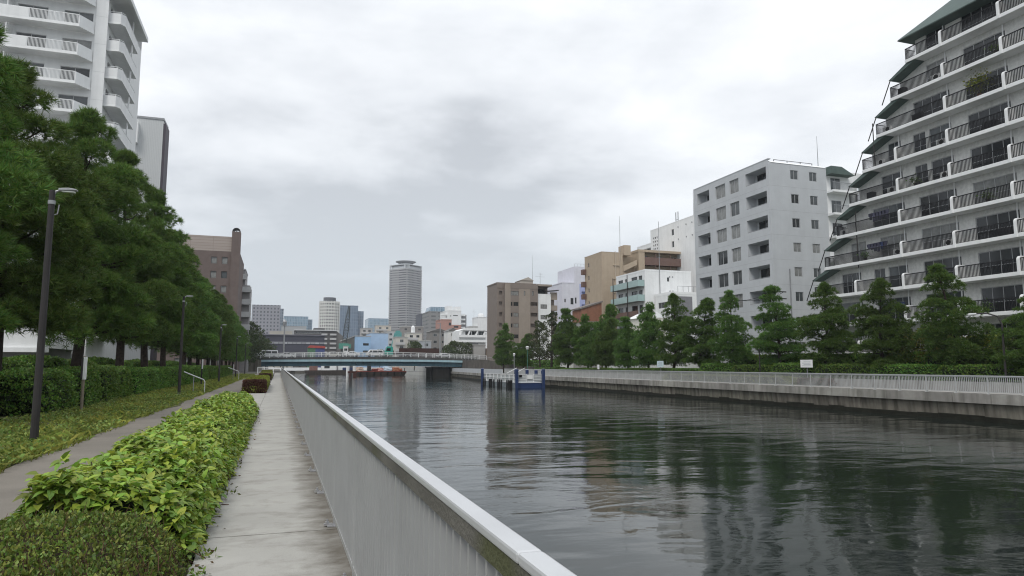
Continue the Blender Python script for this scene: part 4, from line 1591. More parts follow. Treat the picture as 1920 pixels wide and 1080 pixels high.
def build_glass_balcony_block():
    root = thing('apartment_building', 'white low block with two tiers of pale green glass balconies', 'apartment building', (76, 130, 0))
    x0, x1, y0, y1, zt = 71.0, 82.0, 125.75, 138.6, 21.2
    FL = 3.05
    wins, logg = [], []
    for k in range(6):
        zb = 17.9 - FL * k
        for a, w in ((1.0, 2.2), (4.1, 1.2), (7.0, 2.6), (10.2, 1.5)):
            wins.append((a, zb + .5, w, 1.75, dict(frame=darkfr, pane=rnd.choice((pane_d, pane_g)), cols=2)))
    fr = [(5.2, 18.9, .55, .9, dict(frame=alusill, pane=pane_d, cols=1))]
    block(root, x0, x1, y0, y1, 0, zt - .25, white, fr, wins, roof=whitep, par=.7, depth=.2)
    for k in range(3):
        zb = 17.75 - FL * k
        MB().box(x0 - 1.5, x0, y0 + .3, y1 - .2, zb - .02, zb + .22).build('balcony_slab', mat('balcony_slab_grey', (.28, .29, .29), .8, .08), root)
        if k < 2:
            MB().box(x0 - 1.56, x0 - 1.5, y0 + .3, y1 - .2, zb + .0, zb + 1.32).box(x0 - 1.5, x0 - .02, y0 + .24, y0 + .297, zb, zb + 1.32).build('glass_front', teal, root)
        else:
            MB().box(x0 - 1.56, x0 - 1.5, y0 + .3, y1 - .2, zb + .0, zb + 1.1).build('balcony_front', tan2, root)
    for y in (y0 + 4.6, y0 + 11.2):
        MB().tube([(x0 - 1.66, y, 0), (x0 - 1.66, y, 20.6)], .09, 8).build('post', darkm, root)
    MB().tube([(x0 + 3.4, y0 - .1, 8), (x0 + 3.4, y0 - .1, 31.5)], [.09, .05], 8).build('flue_pipe', greym, root)
    v = MB()
    for z in (19.9, 16.9):
        for x in (76.8, 77.5):
            v.tube([(x, y0 - .08, z), (x, y0 + .02, z)], .16, 8)
    v.build('vents', greym, root)
    an = thing('low_annex', 'low white annex with a curved white parapet in front of the glass balcony block', 'building', (79, 122, 0))
    block(an, 73.2, 85, 119.5, 125.6, 0, 15.6, white, [(1.0, 11.5, 1.5, 1.2, dict(pane=pane_d)), (6, 12.0, .6, .6, dict(cols=1))], [(1.2, 13, 3.4, 1.2, dict(pane=pane_d, cols=3))], roof=whitep, par=1.0)
    MB().box(73.15, 78, 119.44, 119.49, 10, 15.2).build('grey_panel', mat('mid_grey_cladding', (.2, .2, .215), .8, .08), an)
    r = MB()
    for q in range(8):
        r.box(75 + q * 1.2 - .03, 75 + q * 1.2 + .03, 119.8, 119.86, 16.0, 17.3)
    r.box(75, 83.4, 119.8, 119.86, 17.24, 17.3)
    r.build('roof_rail', greym, an)
    hs = thing('house', 'small cream gabled house peeping over the pines below the glass balconies', 'house', (66, 116, 0))
    block(hs, 64.4, 68.6, 114, 121, 0, 10.4, mat('cream_render', (.62, .6, .54), .8, .05), [(.8, 7.2, .4, 1.1, dict(cols=1)), (2.2, 7.4, .9, .9)], [], roof=whitep, par=0)
    MB().extr([(64.1, 10.4), (68.9, 10.4), (66.5, 11.5)], (113.8, 121.2), 'y').build('gable_roof', whitep, hs)


def build_tan_building():
    root = thing('apartment_building', 'tall tan tiled building with an outside stair and a brown top balcony', 'apartment building', (75, 150, 0))
    x0, x1, y0, y1, zt = 70.0, 75.4, 143.75, 153.2, 27.6
    lw = [(1.9, z, .7, 1.0, dict(frame=alusill, pane=pane_d, cols=1)) for z in (25.0, 21.9, 18.9, 15.8, 12.8)]
    block(root, x0, x1, y0, y1, 0, zt, tan, [], lw, roof=tan, par=.3)
    for z in (14.5, 17.4, 20.4, 23.4):
        MB().box(x0 - .9, x0, y1 - .9, y1 + .3, z, z + 1.25).build('side_balcony', tan2, root)
    p = MB()
    for x in (73.4, 74.6):
        p.tube([(x, y0 - .12, 3), (x, y0 - .12, 27.9)], .1, 6)
    for z in (15, 18.2, 21.4, 24.6):
        p.box(72.9, 74.4, y0 - .25, y0 - .02, z, z + .14)
    p.build('pipes', mat('pale_tan_pipe', (.45, .38, .3), .7, .05), root)
    MB().tube([(74.7, y0 - .14, 27.9), (74.7, y0 - .14, 33.5), (74.7, y0 - .14, 36.4)], [.06, .05, .03], 6).build('mast', greym, root)
    # stair tower with sloping parapets
    sx0, sx1 = 75.4, 79.6
    MB().box(sx0, sx1, y0 + 2.0, y0 + 7, 0, 27.2).build('stair_core', tan, root)
    st = MB()
    for k in range(7):
        z = 26.3 - 3.05 * k
        st.extr([(sx0 + .2, z - 3.0), (sx1 - .3, z - 1.2), (sx1 - .3, z), (sx0 + .2, z - 1.7)] if k % 2 == 0 else [(sx0 + .2, z - 1.3), (sx1 - .3, z - 2.9), (sx1 - .3, z - 1.6), (sx0 + .2, z)], (y0 + .2, y0 + .45), 'y')
        st.box(sx0 + .2, sx1 - .3, y0 + .45, y0 + 1.99, z - 1.6, z - 1.4)
    st.build('stair_flights', tan, root)
    MB().box(75.9, 77.6, y0 + .1, y0 + 3, 27.2, 29.6).build('lift_head', tan, root)
    # right wing with the long brown balcony
    wx0, wx1 = 79.6, 92.6
    wins = [(1.9, z, 1.5, 2.0, dict(frame=whitefr, pane=p_, cols=2)) for z, p_ in ((25.6, pane_d), (22.5, pane_d), (19.4, pane_g))] + [(5.4, z, 2.0, 2.0, dict(frame=whitefr, pane=p_)) for z, p_ in ((25.6, pane_c), (22.5, pane_g), (19.4, pane_d))] + [(9.4, z, 2.4, 2.0, dict(frame=whitefr, pane=p_)) for z, p_ in ((25.6, pane_d), (22.5, pane_c), (19.4, pane_g))]
    mb = MB()
    facade(root, mb, (wx0, y0 + 1.8), (1, 0), wx1 - wx0, 0, 28.2, wins, .2)
    mb.wall((wx0, y0 + 9), (0, -1), 7.2, 0, 28.2)
    mb.wall((wx1, y0 + 1.8), (0, 1), 7.2, 0, 28.2)
    mb.build('wall', tan, root)
    MB().box(wx0 - .1, wx1 + .3, y0 - .1, y0 + 9, 28.2, 28.75).build('roof', tan, root)
    for z in (25.25, 22.2, 19.15):
        MB().box(wx0 + 1.7, wx1 + .2, y0 - .05, y0 + .1, z - .1, z + 1.75).box(wx0 + 1.7, wx1 + .2, y0 + .1, y0 + 1.79, z - .1, z + .1).build('balcony', tan2, root)
    MB().box(wx0, wx0 + 1.6, y0 - .02, y0 + 1.79, 0, 28.19).build('pier', tan, root)
    for x in (wx0 + 4.6, wx0 + 8.6, wx1):
        MB().box(x - .09, x + .09, y0 + .12, y0 + .3, 0, 28.19).build('column', tan2, root)
    t = thing('shed', 'building with a sloping terracotta roof side below the tan building', 'building', (66, 140, 0))
    a, b = at(1090, 580, Y=138), at(1128, 567, Y=138)
    MB().extr([(a.x, 10.9), (b.x, 10.9), (b.x, b.z), (a.x, a.z)], (138, 142.9), 'y').build('roof_side', terra, t)
    MB().box(a.x + .1, b.x - .1, 138.2, 142.8, 0, 10.897).build('wall', mat('plain_grey_wall', (.3, .29, .28), .85, .1, .5), t)  # wall below the terracotta, grey in its own colour
    MB().extr([(a.x - .3, a.z + .005), (b.x + .2, b.z + .005), (b.x + .2, b.z + .35), (a.x - .3, a.z + .3)], (137.8, 143.1), 'y').build('roof', mat('grey_sheet_roof', (.18, .16, .15), .7, .1), t)
    MB().box(a.x, b.x + 2.5, 137.2, 137.98, 10.4, 11.1).build('lower_roof_edge', taupe_d, t)


def build_white_slab():
    root = thing('apartment_building', 'long white slab block rising behind the tan building, small square windows in its top', 'apartment building', (95, 150, 0))
    x0, x1, y0, y1, zt = 91.0, 104, 136.2, 157.8, 36.4
    lw = []
    for k in range(4):
        z = 33.6 - 3.0 * k
        lw.append((20.3, z, 1.0, 1.6, dict(frame=darkfr, pane=pane_d, cols=1)))
    for r_ in range(4):
        for c in range(3):
            lw.append((1.3 + c * .85, 33.9 - r_ * .95, .5, .55, dict(frame=darkfr, pane=pane_d, cols=1)))
    for k in range(3):
        lw.append((10.2, 33.4 - 3.0 * k, 1.1, 1.5, dict(frame=alusill, pane=pane_d, cols=1)))
    fr = wgrid((2, 6, 9.6), [33.4 - 3 * k for k in range(6)], 1.2, 1.5)
    block(root, x0, x1, y0, y1, 0, zt, white, fr, lw, roof=white, par=.3, depth=.22)
    v = MB()
    for y in (138.5, 141, 144.5):
        for z in (35, 32):
            v.tube([(x0 - .1, y, z), (x0 + .02, y, z)], .18, 8)
    v.build('vents', greym, root)
    MB().box(93.4, 97, 137, 140, zt + .2, zt + 1.8).build('roof_house', white, root)
    mast(root, 92.5, 140, zt, 6.5, .07)
    a = MB()
    for y in (147.6, 148.6):
        a.tube([(93, y, zt), (93, y, zt + 3.2)], .12, 6)
    a.box(92.9, 93.1, 147.6, 148.6, zt + 1.2, zt + 1.3)
    a.build('antenna_frame', greym, root)
    w = thing('apartment_building', 'white end block with open galleries stepping down left of the long white slab', 'apartment building', (96, 163, 0))
    block(w, 92.6, 104, 158.0, 168, 0, 33.6, white, [], [(1.0, 31.2 - 3 * k, 7.6, 1.5, dict(frame=whitefr, pane=pane_d, cols=5)) for k in range(5)], roof=white, par=.6, depth=.8)


def build_taupe_building():
    root = thing('apartment_building', 'taupe seven storey building with striped bays, a white right bay and a roof hut', 'apartment building', (65, 190, 0))
    Y, yb = 185.0, 196
    FL = 3.05
    xs = [57.92, 59.9, 61.53, 64.0, 67.4, 69.76]
    mats = [taupe_d, taupe, taupe_d, taupe, taupe_d]
    zt = 24.6
    mb = MB()
    mb.wall((57.92, yb), (0, -1), yb - Y - 1.2, 0, zt)
    mb.build('wall', taupe_d, root)
    for i in range(5):
        a, b = xs[i], xs[i + 1]
        y = Y + 1.2 if i == 0 else Y
        ws, ex = [], []
        for k in range(7):
            z = 21.2 - FL * k
            if i == 0:
                ex.append((.55, 1.5, z + .2, z + 1.35, .5))
            if i == 2:
                if k == 0:
                    ws.append((.0 + .04, z, 2.35, 1.25, dict(frame=darkfr, pane=pane_c, cols=3)))
                else:
                    ws.append((.85, z + .1, 1.5, 1.1, dict(frame=darkfr, pane=rnd.choice((pane_c, pane_d)), cols=2)))
                    ws.append((.08, z + .1, .5, 1.1, dict(frame=darkfr, pane=pane_d, cols=1)))
            if i == 3 and k == 0:
                ws.append((1.5, z + .1, .45, 1.3, dict(frame=darkfr, pane=pane_c, cols=1)))
            if i == 4:
                if k == 0:
                    ws.append((.6, z + .15, .5, 1.3, dict(frame=darkfr, pane=pane_c, cols=1)))
                else:
                    ex.append((.12, 2.25, z + .25, z + 1.3, .9))
        m2 = MB()
        facade(root, m2, (a, y), (1, 0), b - a, 0, zt, ws, .15, ex)
        if i == 0:
            m2.wall((b, y), (0, -1), 1.2, 0, zt)
        m2.build('bay', mats[i], root)
    MB().box(57.8, 61.53, Y + 1.14, Y + 1.19, 23.3, zt).box(61.5, 69.8, Y - .06, Y - .004, 23.2, zt).build('cornice', taupe_d, root)
    MB().box(57.8, 69.8, Y + 1.2, yb, zt, zt + .35).build('roof', taupe_d, root)
    # recessed white bay and the brown balconies at its right
    wb = [(1.0, 17.7 - FL * k, 2.0, 1.25, dict(frame=darkfr, pane=pane_c, cols=2)) for k in range(5)]
    m3 = MB()
    facade(root, m3, (69.76, Y + .5), (1, 0), 4.2, 0, 21.2, wb, .15)
    m3.wall((73.96, Y + .5), (0, 1), 8, 0, 21.2)
    m3.build('white_bay', white, root)
    MB().box(69.77, 73.9, Y + 3.0, yb, 21.2, 24.2).build('penthouse', taupe_d, root)
    window(root, 71.5, Y + 2.93, 21.4, 3.2, 2.2, 0, darkfr, pane_d, 4)
    MB().box(69.77, 74.2, Y + .2, yb, 24.2, 24.75).build('penthouse_roof', taupe, root)
    MB().box(69.8, 73.9, Y + .5, Y + .62, 21.203, 22.0).build('terrace_parapet', white, root)
    MB().extr([(72.2, 22.9), (76.4, 23.3), (76.4, 23.1), (72.2, 22.7)], (Y + .1, Y + 2.9), 'y').build('canopy', darkm, root)
    for k in range(3):
        z = 17.3 - 3.05 * k
        MB().box(73.98, 76.1, Y + .9, Y + 1.05, z, z + 1.5).box(73.98, 76.1, Y + 1.05, Y + 4, z, z + .15).build('balcony', taupe, root)
    MB().box(73.98, 76.1, Y + .95, Y + 1.1, 20.4, 22.6).build('screen', taupe, root)
    MB().box(73.98, 75.8, Y + 2.6, Y + 6, 8, 22).build('back_wall', taupe_d, root)
    # roof hut and aerials
    h = MB().box(65.6, 69.4, Y + 3, Y + 8, 24.95, 26.0).extr([(65.4, 26.0), (69.6, 26.0), (67.9, 27.0)], (Y + 2.8, Y + 8.2), 'y')
    h.build('roof_hut', mat('hut_grey', (.4, .37, .33), .8, .05), root)
    mast(root, 69.2, Y + 3, 26, 7.5, .06)
    a = MB().tube([(72.0, Y + 4, 24.75), (72.0, Y + 4, 28.6)], .05, 6)
    for z, w in ((28.2, .8), (27.4, 1.5)):
        a.tube([(72 - w, Y + 4, z), (72 + w, Y + 4, z)], .03, 5)
    a.build('aerial', greym, root)


def build_lilac_building():
    root = thing('apartment_building', 'pale lilac building with a lavender blue balcony corner', 'apartment building', (88, 203, 0))
    Y = 200
    ws = [(2.9, 20.6 - 3.1 * k, 1.0, 2.0, dict(frame=darkfr, pane=pane_d, cols=2)) for k in range(1)] + [(4.4, 20.9, .55, 1.9, dict(frame=darkfr, pane=pane_d, cols=1))] + [(.8, z, .45, 1.1, dict(frame=darkfr, pane=pane_d, cols=1)) for z in (21.2, 16.8)]
    m = MB()
    facade(root, m, (83.5, Y), (1, 0), 6.0, 0, 27.2, ws, .18)
    m.wall((83.5, Y + 14), (0, -1), 14, 0, 27.2)
    m.wall((93, Y), (0, 1), 14, 0, 33)
    m.build('wall', lilac, root)
    MB().box(87.8, 93.0, Y + .01, Y + 14, 27.2, 32.7).build('tower_head', lilac, root)
    MB().box(83.4, 87.79, Y - .05, Y + 14, 27.203, 27.5).build('roof', lilac, root)
    ex = [(.75, 3.4, z, z + 2.0, 1.3) for z in (22.8, 19.0 - .3, 15.2 - .6, 11)]
    MB().wall((89.5, Y), (1, 0), 3.5, 0, 27.2, ex).build('blue_corner', blueish, root)
    r = MB()
    for q in range(5):
        r.tube([(88 + q * 1.1, Y + .3, 32.7), (88 + q * 1.1, Y + .3, 33.6)], .04, 5)
    r.tube([(88, Y + .3, 33.6), (92.4, Y + .3, 33.6)], .04, 5)
    r.build('roof_rail', greym, root)


def build_right_lowrise():
    # white low buildings glimpsed under the pines
    for i, (x0, x1, y0, y1, h, lab) in enumerate([(56.5, 68, 88, 103, 5.6, 'white low building glimpsed under the slim pine'), (57, 70, 106, 117, 4.6, 'white flat roofed shop glimpsed under the dark pines'), (58, 76, 150, 170, 6.4, 'long white wall of a low building behind the lone pine by the ramp')]):
        t = thing('low_building', lab, 'building', (x0, y0, 0))
        wl = [(1.5 + q * 3.2, 1.6, 1.8, 1.3, dict(pane=pane_d)) for q in range(int((y1 - y0 - 3) / 3.2))]
        block(t, x0, x1, y0, y1, 0, h, white, [(2, 1.6, 2.2, 1.4)], wl, roof=whitep, par=.3)


build_stepped_block()
build_grey_flats()
build_small_green_gabled()
build_glass_balcony_block()
build_tan_building()
build_white_slab()
build_taupe_building()
build_lilac_building()
build_right_lowrise()


# ------------------------------------------------------------------ buildings of the left bank
def build_left_tower():
    root = thing('apartment_tower', 'white apartment tower with long balconies rising behind the left pines', 'apartment building', (-25, 80, 0))
    FL = 2.95
    xw, yw = -17.95, 77.6
    wf, wr = [], []
    rows = range(-2, 13)
    for k in rows:
        z = 35.1 - FL * k
        if z < 1:
            continue
        for a in (1.2, 5.2, 9.4, 14.0, 18.5):
            wf.append((28.0 - a - 2.6, z + .25, 2.6 if a != 9.4 else 1.6, 2.0, dict(frame=alusill, pane=rnd.choice((pane_d, pane_g, pane_c)), cols=2)))
    m = MB()
    facade(root, m, (-46.0, yw), (1, 0), 28.05, 0, 44, [w for w in wf if w[1] + 2 < 43.9], .16)
    m.wall((xw, 95), (-1, 0), 28.05, 0, 44)
    exr = []
    for k in range(0, 12):
        z = 36.75 - FL * k
        wr.append((1.2, z + .3, 1.6, 1.9, dict(frame=alusill, pane=pane_d, cols=2)))
        wr.append((4.2, z + .3, 2.2, 1.9, dict(frame=alusill, pane=pane_g, cols=2)))
    facade(root, m, (xw, yw), (0, 1), 17.4, 0, 41.2, [w for w in wr if w[1] > .5], .16)
    m.build('wall', white, root)
    MB().box(-46, xw, yw, 95, 44, 44.3).build('roof', whitep, root)
    pier = MB().box(-18.95, -17.86, yw - .14, yw - .003, 0, 44)
    pier.build('corner_pier', white, root)
    j = MB()
    for k in range(13):
        z = 37.1 - FL * k
        j.box(-18.96, -17.85, yw - .146, yw - .12, z, z + .03)
    j.build('joint_lines', soffit, root)
    # front balconies: slab with a chamfered right end, solid and barred lengths of parapet
    bars = None
    for k in rows:
        z = 35.1 - FL * k
        if z < 1.0:
            continue
        yf = 76.0
        MB().prism([(-46, yf), (-20.0, yf), (-19.0, yw - .15), (-46, yw - .15)], z, z + .24).build('balcony_slab', whitep, root)
        x = -20.05
        n = 0
        # chamfered end panel
        MB().prism([(-20.0, yf), (-19.04, yw - .16), (-19.14, yw - .16), (-20.08, yf + .08)], z + .243, z + 1.22).build('parapet', whitep, root)
        rail = MB()
        rail.box(-46, -20.05, yf + .02, yf + .08, z + 1.2, z + 1.26)
        while x > -45:
            w = 4.3 if n % 2 == 0 else 2.8
            x2 = x - w
            if n % 2 == 0:
                for q in range(int(w / .11)):
                    xx = x - .06 - q * .11
                    rail.box(xx - .018, xx + .018, yf + .03, yf + .07, z + .3, z + 1.2)
                rail.box(x2, x, yf + .03, yf + .07, z + .26, z + .31)
                rail.box(x2 - .03, x2 + .03, yf + .015, yf + .085, z + .243, z + 1.2).box((x + x2) / 2 - .03, (x + x2) / 2 + .03, yf + .015, yf + .085, z + .243, z + 1.2)
            else:
                MB().box(x2 + .031, x - .031, yf, yf + .1, z + .243, z + 1.195).build('parapet', white, root)
            x = x2
            n += 1
        rail.build('railing', whitep, root)
        for xx in (-26.2, -31.8, -37.4):
            MB().box(xx - .04, xx + .04, yf + .2, yw - .01, z + .243, z + 2.5).build('divider', whitep, root)
    # right balconies: deep solid parapets facing the canal
    for k in range(0, 12):
        z = 36.7 - FL * k
        P = [(xw + .02, 77.9), (-16.75, 77.75), (-16.4, 78.2), (-16.4, 85.0), (xw + .02, 85.0)]
        MB().prism(P, z, z + .24).build('balcony_slab', whitep, root)
        MB().prism([(xw + .02, 77.9), (-16.75, 77.75), (-16.4, 78.2), (-16.4, 85.0), (-16.5, 85.0), (-16.5, 78.25), (-16.8, 77.87), (xw + .02, 78.0)], z + .243, z + 1.15).build('parapet', white, root)
        r = MB()
        r.tube([(xw + .05, 77.95, z + 1.3), (-16.78, 77.82, z + 1.3), (-16.45, 78.25, z + 1.3), (-16.45, 84.95, z + 1.3)], .03, 6)
        for x, y in ((xw + .1, 77.95), (-16.78, 77.82), (-16.45, 80), (-16.45, 82), (-16.45, 84.5)):
            r.box(x - .02, x + .02, y - .02, y + .02, z + 1.153, z + 1.3)
        r.build('railing', whitep, root)
        MB().box(-16.62, -16.5, 82.6, 82.8, z + 1.16, z + FL - .01).build('post', whitep, root)
    MB().prism([(xw - .3, 77.2), (-15.9, 77.2), (-15.9, 87.6), (xw - .3, 87.6)], 39.35, 39.85).build('eave_slab', white, root)
    t = thing('apartment_tower', 'windowless pale panelled tower with a dark edge behind the white balcony tower', 'apartment building', (-19, 112, 0))
    Y = 112
    a, b, c = at(262, 221, Y=Y), at(307, 224, Y=Y), at(315, 236, Y=Y)
    MB().box(a.x - 6, b.x, Y, Y + 4, 0, a.z).build('wall', mat('pale_ribbed_panel', (.56, .575, .58), .7, .03, 4), t)
    rb = MB()
    for q in range(14):
        x = a.x + (b.x - a.x) * q / 14
        rb.box(x - .02, x + .02, Y - .025, Y, 0, a.z - .05)
    rb.build('panel_ribs', mat('pale_rib', (.5, .515, .52), .7, .03), t)
    MB().box(b.x, b.x + .35, Y + .02, Y + 3.4, 0, a.z - .5).build('dark_edge', mat('dark_plum_cladding', (.075, .065, .08), .6, .1), t)
    MB().box(a.x - 6, b.x + .1, Y - .1, Y + 4.1, a.z + .003, a.z + .3).build('roof', greym, t)
    MB().box(a.x - .9, a.x - .004, Y - .9, Y - .004, a.z - 4, a.z - .9).build('pipe_box', whitep, t)
    # low white building under the trees at the left edge
    l = thing('low_building', 'white low building with a grey ground floor seen under the left pines', 'building', (-24, 62, 0))
    block(l, -60, -17.2, 62, 74, 2.9, 7.4, white, [(34 - q * 5.2, 4.2, 2.6, 1.7, dict(pane=pane_g)) for q in range(6)], [], roof=whitep, par=.3)
    MB().box(-60, -18.2, 63.2, 74, 0, 2.9).build('ground_floor', mat('mid_grey_wall', (.3, .3, .3), .8, .08), l)
    MB().box(-60, -17, 61.7, 62.9, 2.55, 2.897).build('canopy', whitep, l)
    f = MB()
    for q in range(150):
        x = -40 + q * .16
        f.box(x - .02, x + .02, 57.48, 57.52, .1, 1.9)
    f.box(-40, -16, 57.46, 57.54, 1.9, 1.98)
    single('fence', f, greym, 'grey barred fence behind the left hedges', 'fence', (-28, 57.5, 0))


def build_brown_office():
    Y = 165.0
    root = thing('office_building', 'brown tiled building with a pale panelled top storey and a round topped pier', 'office building', (-15, 170, 0))
    x0, x1 = -46.0, -10.85
    ws = []
    for k in range(8):
        z = 23.95 - 3.2 * k
        for x in (-12.75, -14.95, -19.0, -21.2):
            ws.append((x - x0, z, 1.2, 1.55, dict(frame=darkfr, pane=rnd.choice((pane_c, pane_c, pane_g)), cols=1)))
    m = MB()
    facade(root, m, (x0, Y), (1, 0), x1 - x0, 0, 26.8, [w for w in ws if w[1] > .2], .25)
    m.wall((-9.1, Y + .2), (0, 1), 20, 0, 26.8)
    m.build('wall', brick, root)
    MB().box(x0, x1 - .02, Y + .06, Y + 20, 26.803, 30.15).build('top_storey', beigep, root)
    MB().box(-10.85, -9.06, Y - .5, Y + 2, 0, 31.3).build('pier', brick, root)
    c = MB()
    arc = [(-9.955 + .87 * math.cos(t), 31.3 + .87 * math.sin(t)) for t in [math.pi * i / 12 for i in range(13)]]
    arc2 = [(-9.955 + .68 * math.cos(t), 31.3 + .68 * math.sin(t)) for t in [math.pi * i / 12 for i in range(13)]]
    for i in range(12):
        c.extr([arc2[i], arc[i], arc[i + 1], arc2[i + 1]], (Y - .5, Y + 2), 'y')
    c.box(-10.0, -9.9, Y - .4, Y + 1.9, 31.3, 32.1)
    c.build('arched_vent', darkm, root)
    t = thing('apartment_building', 'grey apartment block with stepped balconies right behind the brown office', 'apartment building', (-8, 184, 0))
    for k in range(6):
        z = 23.0 - 3.1 * k
        xr = -8.2 if k < 1 else -7.0
        MB().box(-9.6, xr, 182, 183.9, z - .35, z + .02).box(-9.6, xr, 182, 182.12, z + .02, z + .95).build('balcony', soffit, t)
    MB().box(-30, -8.6, 184, 196, 0, 25.2).build('wall', mat('mid_grey_render', (.33, .32, .32), .8, .08), t)
    MB().box(-8.6, -7.4, 184, 196, 0, 21.4).build('lower_wall', mat('mid_grey_render', (.33, .32, .32)), t)
    MB().box(-30.1, -8.5, 183.9, 196, 25.203, 25.5).build('roof', soffit, t)


build_left_tower()
build_brown_office()


# ------------------------------------------------------------------ bridge
def build_bridge():
    root = thing('road_bridge', 'low arched road bridge with pale blue girder and white railing crossing the canal', 'bridge', (24, 200, 0))
    Y0, Y1 = 195.0, 207.0

    def rt(x):                                   # top of the railing
        return 4.5 + .72 * (1 - ((x - 24) / 32) ** 2)

    def gt(x):                                   # top of the girder
        return 2.98 + .18 * (1 - ((x - 24) / 30) ** 2) - (.0 if x < 40 else .012 * (x - 40))
    xs = [-4.3 + (50.2 + 4.3) * i / 26 for i in range(27)]
    xd = [-9 + 66.4 * i / 30 for i in range(31)]

    def strip(x_, za, zb, y0, y1):
        m = MB()
        for a, b in zip(x_[:-1], x_[1:]):
            i = len(m.v)
            m.v += [(a, y0, za(a)), (b, y0, za(b)), (b, y0, zb(b)), (a, y0, zb(a)), (a, y1, za(a)), (b, y1, za(b)), (b, y1, zb(b)), (a, y1, zb(a))]
            m.f += [tuple(i + k for k in q) for q in ((0, 1, 2, 3), (5, 4, 7, 6), (3, 2, 6, 7), (1, 0, 4, 5), (0, 3, 7, 4), (1, 5, 6, 2))]
        return m
    asphalt = mat('asphalt', (.06, .06, .062), .9, .15, 1.0)
    strip(xd, lambda x: gt(max(-4, min(50, x))) + .004, lambda x: rt(x) - 1.28, Y0 - .25, Y1 + .25).build('deck', mat('deck_fascia', (.085, .085, .085), .9, .25, .5, streak=.3), root)
    strip(xd, lambda x: rt(x) - 1.276, lambda x: rt(x) - 1.27, Y0 + 1.8, Y1 - 1.8).build('carriageway', asphalt, root)
    for y in (Y0, Y1 - .5):
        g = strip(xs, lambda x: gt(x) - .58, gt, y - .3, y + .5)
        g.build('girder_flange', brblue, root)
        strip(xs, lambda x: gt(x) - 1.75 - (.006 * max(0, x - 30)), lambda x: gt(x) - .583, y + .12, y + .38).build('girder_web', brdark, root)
    s = MB()
    for i in range(1, 26):
        x = xs[i]
        s.box(x - .04, x + .04, Y0 + .04, Y0 + .117, gt(x) - 1.7, gt(x) - .59)
    s.build('web_stiffeners', brdark, root)
    MB().box(-4.2, 50, Y0 + 1.2, Y1 - 1.2, 1.75, 2.2).build('underside', mat('bridge_underside', (.04, .055, .06), .9, .2), root)
    # name of the bridge on the girder
    for ch, px in (('い', 668), ('ろ', 680), ('ば', 691.5), ('し', 702)):
        cu = bpy.data.curves.new('glyph', 'FONT')
        cu.body, cu.size, cu.extrude = ch, 1.05, .012
        tmp = bpy.data.objects.new('glyph', cu)
        col.objects.link(tmp)
        me = bpy.data.meshes.new_from_object(tmp.evaluated_get(bpy.context.evaluated_depsgraph_get()))
        bpy.data.objects.remove(tmp)
        p = at(px, 684, Y=Y0)
        for v in me.vertices:
            v.co = Vector((v.co.x + p.x - .4, Y0 + .1 - v.co.z, v.co.y + gt(p.x) - 1.5)) - Vector((24, 200, 0))
        me.materials.clear()
        me.materials.append(blackm)
        link('lettering', me, root)
    # railing: one per side, posts as its pieces
    for y in (Y0 - .1, Y1 + .1):
        rl = strip(xd, lambda x: rt(x) - .1, rt, y - .06, y + .06).build('railing', whitep, root)
        strip(xd, lambda x: rt(x) - .62, lambda x: rt(x) - .56, y - .03, y + .03).build('middle_rail', whitep, rl)
        for i in range(0, 31):
            x = xd[i]
            MB().box(x - .07, x + .07, y - .055, y + .055, rt(x) - 1.275, rt(x) - .104).build('post', whitep, rl)
        b = MB()
        for i in range(30):
            for q in range(1, 14):
                x = xd[i] + (xd[i + 1] - xd[i]) * q / 14
                b.box(x - .02, x + .02, y - .02, y + .02, rt(x) - 1.2, rt(x) - .11)
        b.build('bars', greym, rl)
    MB().box(41.9, 46.6, 195.8, 206, -4, .72).box(41.6, 46.9, 195.6, 206.2, .723, 1.05).build('pier', mat('dark_wet_concrete', (.022, .021, .02), .9, .25, .6, streak=.4), root)
    MB().tube([(41.3, 196.5, -4), (41.3, 196.5, .9)], .45, 10).build('fender_pile', blackm, root)
    MB().box(-9, -4.32, 194.6, 207.4, -1, 2.97).build('abutment', conc_d, root)
    MB().box(50.22, 57.4, 194.8, 207.4, -1, 2.6).box(47.5, 50.2, 196, 207.4, -4, 1.0).build('abutment', conc_d, root)
    st = MB()
    st.quad((-160, 194, 3.2), (-9.01, 194, 3.2), (-9.01, 209, 3.2), (-160, 209, 3.2)).quad((-160, 194, -1), (-9.01, 194, -1), (-9.01, 194, 3.2), (-160, 194, 3.2))
    st.quad((57.41, 194, 3.18), (220, 194, 3.18), (220, 209, 3.18), (57.41, 209, 3.18)).quad((57.41, 194, -1), (220, 194, -1), (220, 194, 3.18), (57.41, 194, 3.18))
    struct('road', st, mat('road_embankment', (.16, .155, .15), .9, .2, .4, streak=.3))
    # ramp parapet running down from the right end of the bridge
    rp = thing('ramp_wall', 'dark sloping ramp wall with a thin handrail descending from the right end of the bridge', 'ramp wall', (51, 165, 0))
    m = MB()
    ys = [132 + 62 * i / 20 for i in range(21)]

    def rz(y):
        return 1.0 + 2.0 * min(1, (y - 132) / 40)
    for a, b in zip(ys[:-1], ys[1:]):
        i = len(m.v)
        m.v += [(50, a + .01, 0), (50, b - .01, 0), (50, b - .01, rz(b)), (50, a + .01, rz(a)), (50.25, a + .01, 0), (50.25, b - .01, 0), (50.25, b - .01, rz(b)), (50.25, a + .01, rz(a))]
        m.f += [tuple(i + k for k in q) for q in ((1, 0, 3, 2), (4, 5, 6, 7), (2, 3, 7, 6), (0, 4, 7, 3), (5, 1, 2, 6))]
    m.build('wall', mat('ramp_dark', (.10, .09, .08), .9, .25, .6, streak=.4), rp)
    h = MB().tube([(50.1, y, rz(y) + .75) for y in ys], .04, 6)
    for y in ys:
        h.tube([(50.1, y, rz(y) - .05), (50.1, y, rz(y) + .75)], .03, 5)
